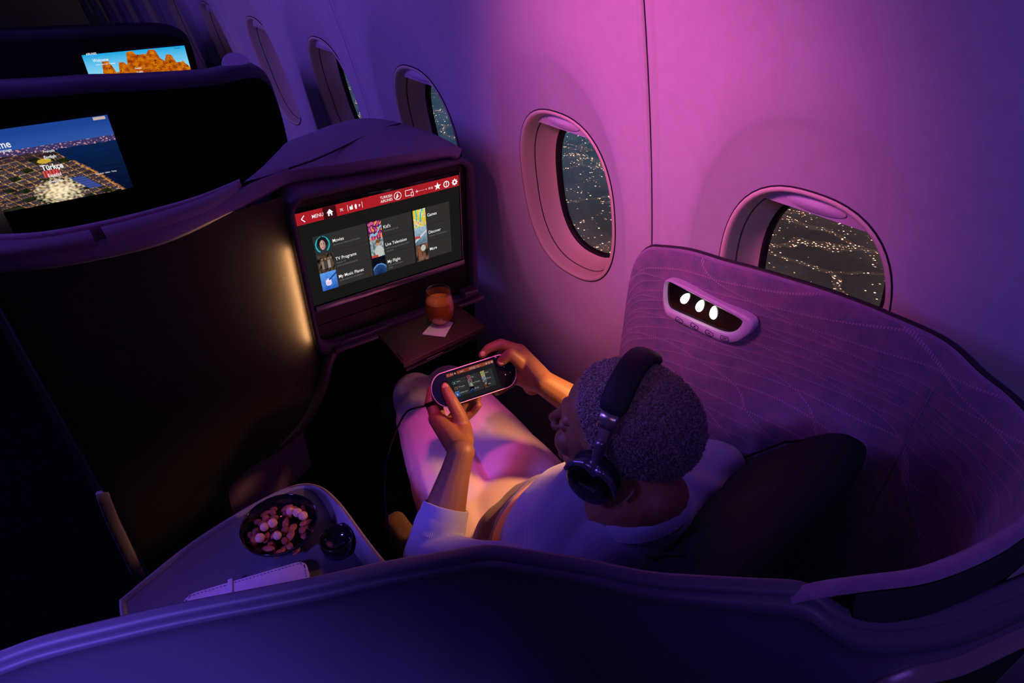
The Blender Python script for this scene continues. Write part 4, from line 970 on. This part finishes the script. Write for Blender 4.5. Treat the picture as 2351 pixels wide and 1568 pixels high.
# ================================================================ PERSON
def capsule(bm, a, b, r0, r1, seg=16):
    a, b = V(a), V(b); d = b-a; Ln = d.length
    if Ln < 1e-6: return ball(bm, a, r0)
    q = d.to_track_quat('Z', 'Y').to_matrix().to_4x4(); q.translation = a; prof = []
    sl = (r0-r1)/Ln; sl = max(-.95, min(.95, sl)); th = math.asin(sl)
    for i in range(7): t = -PI/2+(PI/2+th)*i/6; prof.append((r0*math.cos(t), r0*math.sin(t)))
    for i in range(7): t = th+(PI/2-th)*i/6; prof.append((r1*math.cos(t), Ln+r1*math.sin(t)))
    prof[0] = (1e-5, -r0); prof[-1] = (1e-5, Ln+r1)
    rows = [[q @ V((r*math.cos(2*PI*k/seg), r*math.sin(2*PI*k/seg), z)) for k in range(seg)] for r, z in prof]
    n0 = len(bm.verts); grid_bm(rows, True, bm); bm.verts.ensure_lookup_table(); vs = bm.verts[n0:]
    bm.faces.new(list(reversed(vs[:seg]))); bm.faces.new(vs[-seg:])
def ball(bm, c, r, M3=None):
    rr = (r, r, r) if isinstance(r, (int, float)) else r
    q = bmesh.ops.create_uvsphere(bm, u_segments=24, v_segments=16, radius=1)
    for v in q['verts']:
        p = V((v.co.x*rr[0], v.co.y*rr[1], v.co.z*rr[2])); v.co = (M3 @ p if M3 else p)+V(c)
def chain(bm, pts, rs):
    for i in range(len(pts)-1): capsule(bm, pts[i], pts[i+1], rs[i], rs[i+1])
def fuse(bm, vox, it=6, disp=None, fac=.5):            # one continuous skin over overlapping masses
    bmesh.ops.recalc_face_normals(bm, faces=bm.faces)
    me = bpy.data.meshes.new('f'); bm.to_mesh(me); bm.free(); o = bpy.data.objects.new('f', me); COL.objects.link(o)
    m = o.modifiers.new('r', 'REMESH'); m.mode = 'VOXEL'; m.voxel_size = vox
    s = o.modifiers.new('s', 'SMOOTH'); s.factor = fac; s.iterations = it
    dg = bpy.context.evaluated_depsgraph_get(); out = bpy.data.meshes.new_from_object(o.evaluated_get(dg)); bpy.data.objects.remove(o)
    if disp:
        ns = [v.normal.copy() for v in out.vertices]
        for v, n in zip(out.vertices, ns): v.co = v.co+n*disp(v.co)
    return out
hv = (CAMP-HC).normalized(); hr = (CR-hv*CR.dot(hv)).normalized(); hu = hv.cross(hr)
fw = (hr*-.87+hu*.45+hv*-.17).normalized(); lf = (hr*-.42+hu*-.62+hv*.66); lf = (lf-fw*lf.dot(fw)).normalized(); uh = fw.cross(lf)
MH3 = Matrix(((fw.x, lf.x, uh.x), (fw.y, lf.y, uh.y), (fw.z, lf.z, uh.z)))
E0 = HC-uh*.040
def hp(f, l, u): return E0+MH3 @ V((f, l, u))
A = V((.98,.2,0)).normalized(); FWD = V((-.2,.98,0)).normalized()
NB = at(1478, 1178, z=1.0)
person = thing('person', 'person with short dark hair in a lilac sweatshirt and pale trousers, sitting back and playing', 'person', (.57,.72,.48))
WL = at(1058, 1040, z=.865); ELB = at(990, 1285, z=.72); WR = at(1250, 880, z=.915); ERB = V((.80,.62,.80))
SR = at(1630, 1090, z=.93); SL = V((.385,.385,.90))
bm = bmesh.new()
ball(bm, hp(-.012,0,.045), (.099,.077,.089), MH3); ball(bm, hp(.035,0,.045), (.058,.064,.062), MH3)
ball(bm, hp(.042,0,-.02), (.052,.058,.076), MH3); ball(bm, hp(.045,0,-.075), (.043,.044,.033), MH3); ball(bm, hp(.080,0,-.096), (.017,.021,.015), MH3)
capsule(bm, hp(.090,0,.012), hp(.116,0,-.036), .0075, .0095)
for s_ in (-1, 1):
    ball(bm, hp(.103,s_*.012,-.040), (.012,.0065,.0065), MH3); capsule(bm, hp(.091,s_*.012,.026), hp(.074,s_*.044,.026), .010, .009)
    ball(bm, hp(.068,s_*.034,-.028), .024); ball(bm, hp(.0,s_*.078,0), (.017,.008,.030), MH3); ball(bm, hp(.080,s_*.032,.004), (.011,.014,.010), MH3)
ball(bm, hp(.094,0,-.062), (.012,.024,.0065), MH3); ball(bm, hp(.092,0,-.0750), (.012,.021,.0075), MH3); ball(bm, hp(.082,0,-.050), (.020,.026,.020), MH3); ball(bm, hp(.082,0,-.066), (.015,.032,.018), MH3)
capsule(bm, hp(-.022,0,-.02), NB+V((0,0,.02)), .060, .062); capsule(bm, NB+V((0,0,.03)), NB+V((-.0,.04,-.10)), .064, .10)
# left arm and hand
K = 1.12
def L3(*p): return [dv(x, y, o) for x, y, o in p]
chain(bm, [ELB, ELB.lerp(WL, .35), ELB.lerp(WL, .8), WL], [.046, .044, .030, .0265])
ball(bm, WL, (.029,.026,.026))
palmL = dv(1040, 990, -.004)
for tgt, r1 in ((dv(1002,962,-.010), .018), (dv(1012,968,-.022), .018), (dv(1030,972,-.032), .017), (dv(1050,972,-.038), .016)):
    capsule(bm, WL.lerp(palmL, .15), tgt, .025, r1)
ball(bm, palmL, .030)
chain(bm, L3((1003,962,-.012),(988,925,-.020),(992,895,-.030),(1020,880,-.026)), [.0125*K,.0112*K,.0098*K,.0085*K])
chain(bm, L3((1012,968,-.024),(1003,930,-.040),(1030,905,-.042),(1055,900,-.030)), [.0125*K,.0115*K,.0100*K,.0088*K])
chain(bm, L3((1030,972,-.034),(1048,950,-.050),(1078,925,-.044),(1096,912,-.026)), [.0120*K,.0110*K,.0098*K,.0086*K])
chain(bm, L3((1050,972,-.040),(1068,958,-.046),(1086,944,-.038),(1098,930,-.024)), [.0112*K,.0100*K,.0088*K,.0078*K])
chain(bm, [WL.lerp(dv(1066,995,.006), .55)]+L3((1064,985,.008),(1055,955,.015),(1038,922,.021),(1026,900,.014),(1021,887,.010)), [.024,.0195,.0155,.0138,.0122,.0092])
# right arm and hand
chain(bm, [ERB, ERB.lerp(WR, .4), ERB.lerp(WR, .85), WR], [.046, .042, .030, .027])
palmR = dv(1212, 862, -.006)
for tgt, r1 in ((dv(1192,806,-.008), .017), (dv(1188,820,-.022), .017), (dv(1186,842,-.032), .016), (dv(1186,868,-.036), .015)):
    capsule(bm, WR, tgt, .026, r1)
ball(bm, palmR, .029); ball(bm, dv(1222,885,-.010), .022)
chain(bm, L3((1192,806,-.008),(1150,790,-.008),(1122,800,-.010),(1107,815,-.012)), [.0132*K,.0112*K,.0098*K,.0078*K])
chain(bm, L3((1188,820,-.024),(1155,815,-.040),(1130,832,-.042),(1112,846,-.028)), [.0125*K,.0115*K,.0100*K,.0086*K])
chain(bm, L3((1186,842,-.034),(1158,850,-.050),(1138,866,-.044),(1122,876,-.028)), [.0120*K,.0110*K,.0098*K,.0086*K])
chain(bm, L3((1186,868,-.038),(1164,884,-.046),(1150,894,-.038),(1140,900,-.024)), [.0112*K,.0100*K,.0090*K,.0080*K])
chain(bm, [WR.lerp(dv(1212,850,.006), .5)]+L3((1208,845,.010),(1190,826,.018),(1173,812,.024),(1160,822,.016),(1149,832,.010)), [.024,.0190,.0160,.0136,.0122,.0092])
body = obj('body', fuse(bm, .0024, 5), M['skin'], person)
def nail(c, nrm_, tip, w, l):
    z = V(nrm_).normalized(); y = (V(tip)-z*V(tip).dot(z)).normalized(); x = y.cross(z); b = bmesh.new(); q = bmesh.ops.create_uvsphere(b, u_segments=16, v_segments=10, radius=1)
    for v in q['verts']: v.co = V(c)+x*(v.co.x*w)+y*(v.co.y*l)+z*(v.co.z*.0022)
    obj('nail', b, M['nail'], person)
nail(dv(1022,889,.0185), dn, dv(1021,880,0)-dv(1026,900,0), .0070, .0085)
nail(dv(1151,830,.0180), dn+(dv(1140,825,0)-dv(1151,832,0)).normalized()*.4, dv(1146,834,0)-dv(1162,822,0), .0068, .0085)
nail(dv(1108,812,-.002), dn, dv(1102,822,0)-dv(1122,800,0), .0052, .0065)
# eyes
for s_ in (-1, 1):
    b = bmesh.new(); ball(b, hp(.080, s_*.031, .002), .0108); obj('eye', b, mat('eye_white', (.7,.66,.62), .2), person)
# hair
b = bmesh.new(); ball(b, hp(-.014,0,.047), (.1025,.0795,.0915), MH3); ball(b, hp(-.040,0,-.020), (.058,.060,.062), MH3); ball(b, hp(.03,0,.048), (.064,.069,.068), MH3)
hm = fuse(b, .004, 8); b = bmesh.new(); b.from_mesh(hm); inv = MH3.transposed()
def keep(co):
    q = inv @ (co-E0); f, l, u = q
    n_ = .004*nz(co.x*60, co.y*60, co.z*60)
    if f > .020+.85*(u-.030)+n_: return False
    if abs(l) > .05 and u < -.005 and f > -.035: return False
    return u > -.074+.3*max(0, -f-.03)*0+n_
bmesh.ops.delete(b, geom=[v for v in b.verts if not keep(v.co)], context='VERTS')
for v in b.verts: v.co += v.normal*(.0035*nz(v.co.x*150, v.co.y*150, v.co.z*150)+.0015*nz(v.co.x*300, v.co.y*300, v.co.z*300))
b.normal_update()
# tight curls: thousands of tiny bent tufts grown from the cap
pts_ = [(f.calc_center_median(), f.normal.copy()) for f in b.faces]; rh = random.Random(3)
tf = b
n_t = 0
for c, n in pts_:
    for _ in range(4):
        t1 = n.orthogonal().normalized(); t2 = n.cross(t1); a = rh.uniform(0, 6.28); d = t1*math.cos(a)+t2*math.sin(a)
        p = c+(t1*rh.uniform(-1, 1)+t2*rh.uniform(-1, 1))*.0022-n*.001; L_ = rh.uniform(.0025, .0058); w_ = rh.uniform(.0004, .0008); sd = n.cross(d)*w_
        q1 = p+n*L_*.6+d*L_*.25; q2 = p+n*L_*.85+d*L_*.75; q3 = p+n*L_*.55+d*L_*1.1
        vv = [tf.verts.new(x) for x in (p-sd, p+sd, q1-sd, q1+sd, q2-sd, q2+sd, q3)]
        tf.faces.new((vv[0], vv[1], vv[3], vv[2])); tf.faces.new((vv[2], vv[3], vv[5], vv[4])); tf.faces.new((vv[4], vv[5], vv[6])); n_t += 1
obj('hair', tf, M['hair'], person, label='very short tightly curled dark hair')
# sweatshirt
PV = V((.565,.715,.555)); 
b = bmesh.new()
def TOR(c, rx, ry, rz, tilt=0):
    ax_ = A; up_ = (NB-PV).normalized(); fr_ = up_.cross(ax_).normalized(); m3 = Matrix(((ax_.x, fr_.x, up_.x), (ax_.y, fr_.y, up_.y), (ax_.z, fr_.z, up_.z))); ball(b, c, (rx, ry, rz), m3)
def sp(t): return PV.lerp(NB, t)
TOR(sp(.10), .160, .105, .12); TOR(sp(.32), .158, .105, .14); TOR(sp(.55), .172, .112, .15); TOR(sp(.76), .185, .110, .11)
for S_ in (SL, SR): chain(b, [NB+V((0,0,-.035)), S_], [.070, .060])
capsule(b, NB+V((0,.0,-.03)), NB+V((0,0,-.004)), .080, .069)
shirt_d = lambda co: .005*nz(co.x*9+co.y*5, co.y*9, co.z*12)+.005*math.sin((co.x*.7+co.y+co.z*.8)*60+4*nz(co.x*6, co.y*6, co.z*6))*max(0, nz(co.x*4+3, co.y*4, co.z*4)+.2)
shm = fuse(b, .006, 6, shirt_d)
sm = bpy.data.materials.new('sweatshirt'); sm.use_nodes = True; nt = sm.node_tree; bs = nt.nodes['Principled BSDF']; bs.inputs['Roughness'].default_value = .9; bs.inputs['Sheen Weight'].default_value = .25
tcx = nt.nodes.new('ShaderNodeTexCoord'); dot_ = nt.nodes.new('ShaderNodeVectorMath'); dot_.operation = 'DOT_PRODUCT'; ua = (PV-NB).normalized(); nt.links.new(tcx.outputs['Object'], dot_.inputs[0]); dot_.inputs[1].default_value = ua
sub_ = nt.nodes.new('ShaderNodeMath'); sub_.operation = 'SUBTRACT'; nt.links.new(dot_.outputs['Value'], sub_.inputs[0]); sub_.inputs[1].default_value = NB.dot(ua)
cr_ = nt.nodes.new('ShaderNodeValToRGB'); cr_.color_ramp.interpolation = 'CONSTANT'; e = cr_.color_ramp.elements
STR0, STR1 = .318, .352
e[0].position = 0; e[0].color = (.30,.30,.50,1); e[1].position = STR0; e[1].color = (.85,.30,.08,1); q = e.new(STR1); q.color = (.16,.075,.07,1)
nt.links.new(sub_.outputs[0], cr_.inputs[0]); nt.links.new(cr_.outputs[0], bs.inputs['Base Color'])
nn_ = nt.nodes.new('ShaderNodeTexNoise'); nn_.inputs['Scale'].default_value = 500; bp2 = nt.nodes.new('ShaderNodeBump'); bp2.inputs['Strength'].default_value = .4; bp2.inputs['Distance'].default_value = .002
nt.links.new(tcx.outputs['Object'], nn_.inputs[0]); nt.links.new(nn_.outputs[0], bp2.inputs['Height']); nt.links.new(bp2.outputs[0], bs.inputs['Normal'])
obj('sweatshirt', shm, sm, person, label='lilac sweatshirt with dark hem and orange stripe')
slv = mat('sweatshirt_sleeve', (.30,.30,.50), .9, sheen=.25, bump=.4, bscale=500)
cufL = ELB.lerp(WL, .50)
for (S_, E_, C_) in ((SL, ELB, cufL), (SR, ERB, ERB.lerp(WR, .42))):
    b = bmesh.new(); chain(b, [S_, S_.lerp(E_, .5), E_, E_.lerp(C_, .6)], [.064, .058, .055, .052]); obj('sleeve', fuse(b, .005, 5, shirt_d), slv, person)
    b = bmesh.new(); ax_ = (C_-E_).normalized(); o1 = ax_.orthogonal().normalized(); o2 = ax_.cross(o1); c0 = E_.lerp(C_, .45); L_ = (C_-c0).length; rows = []
    for (t, r) in ((-.01,.048),(0,.0535),(.006,.0525),(.5,.0475),(.97,.0455),(1,.0440),(1.0,.041),(.9,.040)):
        rows.append([c0+ax_*(L_*t)+(o1*math.cos(2*PI*k/180)+o2*math.sin(2*PI*k/180))*(r+(.0007 if k % 2 else -.0007)*(1 if 0 < t < 1 else .5)) for k in range(180)])
    grid_bm(rows, True, b); obj('cuff', b, slv, person, label='ribbed knit cuff')
# collar
b = bmesh.new(); cdir = (HC-NB); cdir.normalize(); o1 = A; o2 = cdir.cross(A).normalized(); cc_ = NB+V((0,.004,.022))
lp = [cc_+o1*(.068*math.cos(a))+o2*(.066*math.sin(a)) for a in (2*PI*i/48 for i in range(48))]
rows = [[p+cdir*z+(p-cc_).normalized()*r for p in lp] for z, r in ((-.016,.006),(-.008,.006),(.002,.004),(.005,.0),(.002,-.004),(-.010,-.004))]
grid_bm(rows, True, b); obj('collar', b, slv, person, label='round knitted collar')
# trousers
b = bmesh.new(); KL, KR = V((.585,1.255,.60)), V((.680,1.21,.605))
HL_, HR_ = V((.458,.77,.550)), V((.665,.78,.555))
ball(b, V((.57,.74,.565)), (.175,.13,.105))
chain(b, [HL_, HL_.lerp(KL, .5), KL], [.106, .088, .066]); chain(b, [HR_, HR_.lerp(KR, .5), KR], [.104, .090, .074])
chain(b, [KL, V((.67,1.48,.37)), V((.68,1.66,.22))], [.064, .058, .050]); chain(b, [KR, V((.76,1.42,.34)), V((.77,1.62,.2))], [.072, .058, .050])
tr_d = lambda co: .004*nz(co.x*8, co.y*5, co.z*8)+.008*math.sin((co.y*.6+co.x*.9)*55+5*nz(co.x*5, co.y*4, co.z*5))*max(0, .35-abs(co.y-.88)*2.2)+.006*math.sin((co.y)*70+3*nz(co.x*9, co.y*4, co.z*5))*max(0, .5-abs(co.y-1.22)*5)
obj('trousers', fuse(b, .006, 7, tr_d), M['trouser'], person, label='pale cotton trousers')
for s_, x in ((1, .66), (-1, .775)):
    b = bmesh.new(); ball(b, (x,1.74,.17), (.045,.12,.05)); obj('shoe', fuse(b, .008, 3), M['blackm'], person)
# ================================================================ HEADPHONES
hph = thing('headphones', 'black over-ear headphones with silver slider worn on the head', 'headphones', tuple(E0))
def hpt(a): return hp(.012*math.sin(a)-.004, .098*math.cos(a), -.005+.156*math.sin(a))
arc = [hpt(R_(a)) for a in range(46, 135, 3)]; outs = [(p-hp(0,0,.03)).normalized() for p in arc]
b = bmesh.new(); rows = []
for i, p in enumerate(arc):
    t = (arc[min(i+1, len(arc)-1)]-arc[max(0, i-1)]).normalized(); u_ = (outs[i]-t*outs[i].dot(t)).normalized(); s_ = t.cross(u_)
    ed = min(1, min(i, len(arc)-1-i)/3+.25); rows.append([p+s_*(.0205*ed**.4*math.copysign(abs(math.cos(a))**.8, math.cos(a)))+u_*(.0095*ed**.5*math.sin(a)) for a in (2*PI*k/20 for k in range(20))])
grid_bm(rows, True, b); bv = list(b.verts); b.faces.new(bv[:20]); b.faces.new(bv[-20:]); bmesh.ops.recalc_face_normals(b, faces=b.faces); obj('headband', b, M['pad'], hph, label='padded black headband')
pur = mat('headphone_metal', (.20,.17,.24), .25, metal=.7)
for sd in (1, -1):
    def hq(f, l, u): return hp(f, sd*l, u)
    def hs(a, k=1): p = hpt(R_(a)); q = inv @ (p-E0); return hp(q.x, sd*q.y*k, q.z)
    b = bmesh.new(); pa = [hs(a) for a in (27, 32, 38, 44, 48)]; ups_ = [(p-hp(0,0,.03)).normalized() for p in pa]; obj('slider', ribbon(pa[:4], ups_[:4], .016, .0035), M['alu'], hph, label='silver slider')
    obj('hinge', ribbon(pa[2:], ups_[2:], .026, .012), M['alu'], hph, label='silver hinge')
    # yoke: stem then a curved arm round the back of the cup
    b = bmesh.new(); st_ = [hs(28), hs(20, 1.02), hq(-.004,.104,.028)]; chain(b, st_, [.0085, .0080, .0075])
    for e_ in (1, -1):
        chain(b, [hq(-.004,.104,.030)]+[hq(-.002+e_*.040*math.sin(t), .106, .002+.038*math.cos(t)) for t in (.35, .75, 1.1, 1.5)], [.0075,.0062,.0052,.0045,.004])
    obj('yoke', fuse(b, .0022, 5), pur, hph)
    MC = frame4(hq(0, .086, -.004), fw, uh if sd == 1 else -uh)
    if (MC.to_3x3() @ V((0,0,1))).dot(lf*sd) < 0: MC = frame4(hq(0,.086,-.004), fw, -uh)
    SQ = Matrix.Diagonal((.94, 1.08, 1, 1))
    b = bmesh.new(); lathe(b, [(.024,-.014),(.036,-.013),(.041,-.006),(.040,.002),(.036,.004)], 44, MC @ SQ); obj('ear_cushion', b, M['pad'], hph, label='soft black ear cushion')
    b = bmesh.new(); lathe(b, [(.036,.003),(.0385,.006),(.039,.012),(.0385,.016)], 44, MC @ SQ); obj('cup_ring', b, pur, hph, label='satin metal ring')
    b = bmesh.new(); lathe(b, [(.0385,.015),(.0375,.0195),(.034,.022),(.020,.0232),(0,.0236)], 44, MC @ SQ); cupo = obj('ear_cup', b, M['black'], hph)
    if sd == 1: obj('cup_text', text_bm([('DENON', .0085, 0, -.003, 'CENTER', .01)], .0240), M['alu'], cupo, MC @ Matrix.Rotation(R_(180) if MC.to_3x3()[0][0]*0 else 0, 4, 'Z'), smooth=False, label='fine metal lettering')
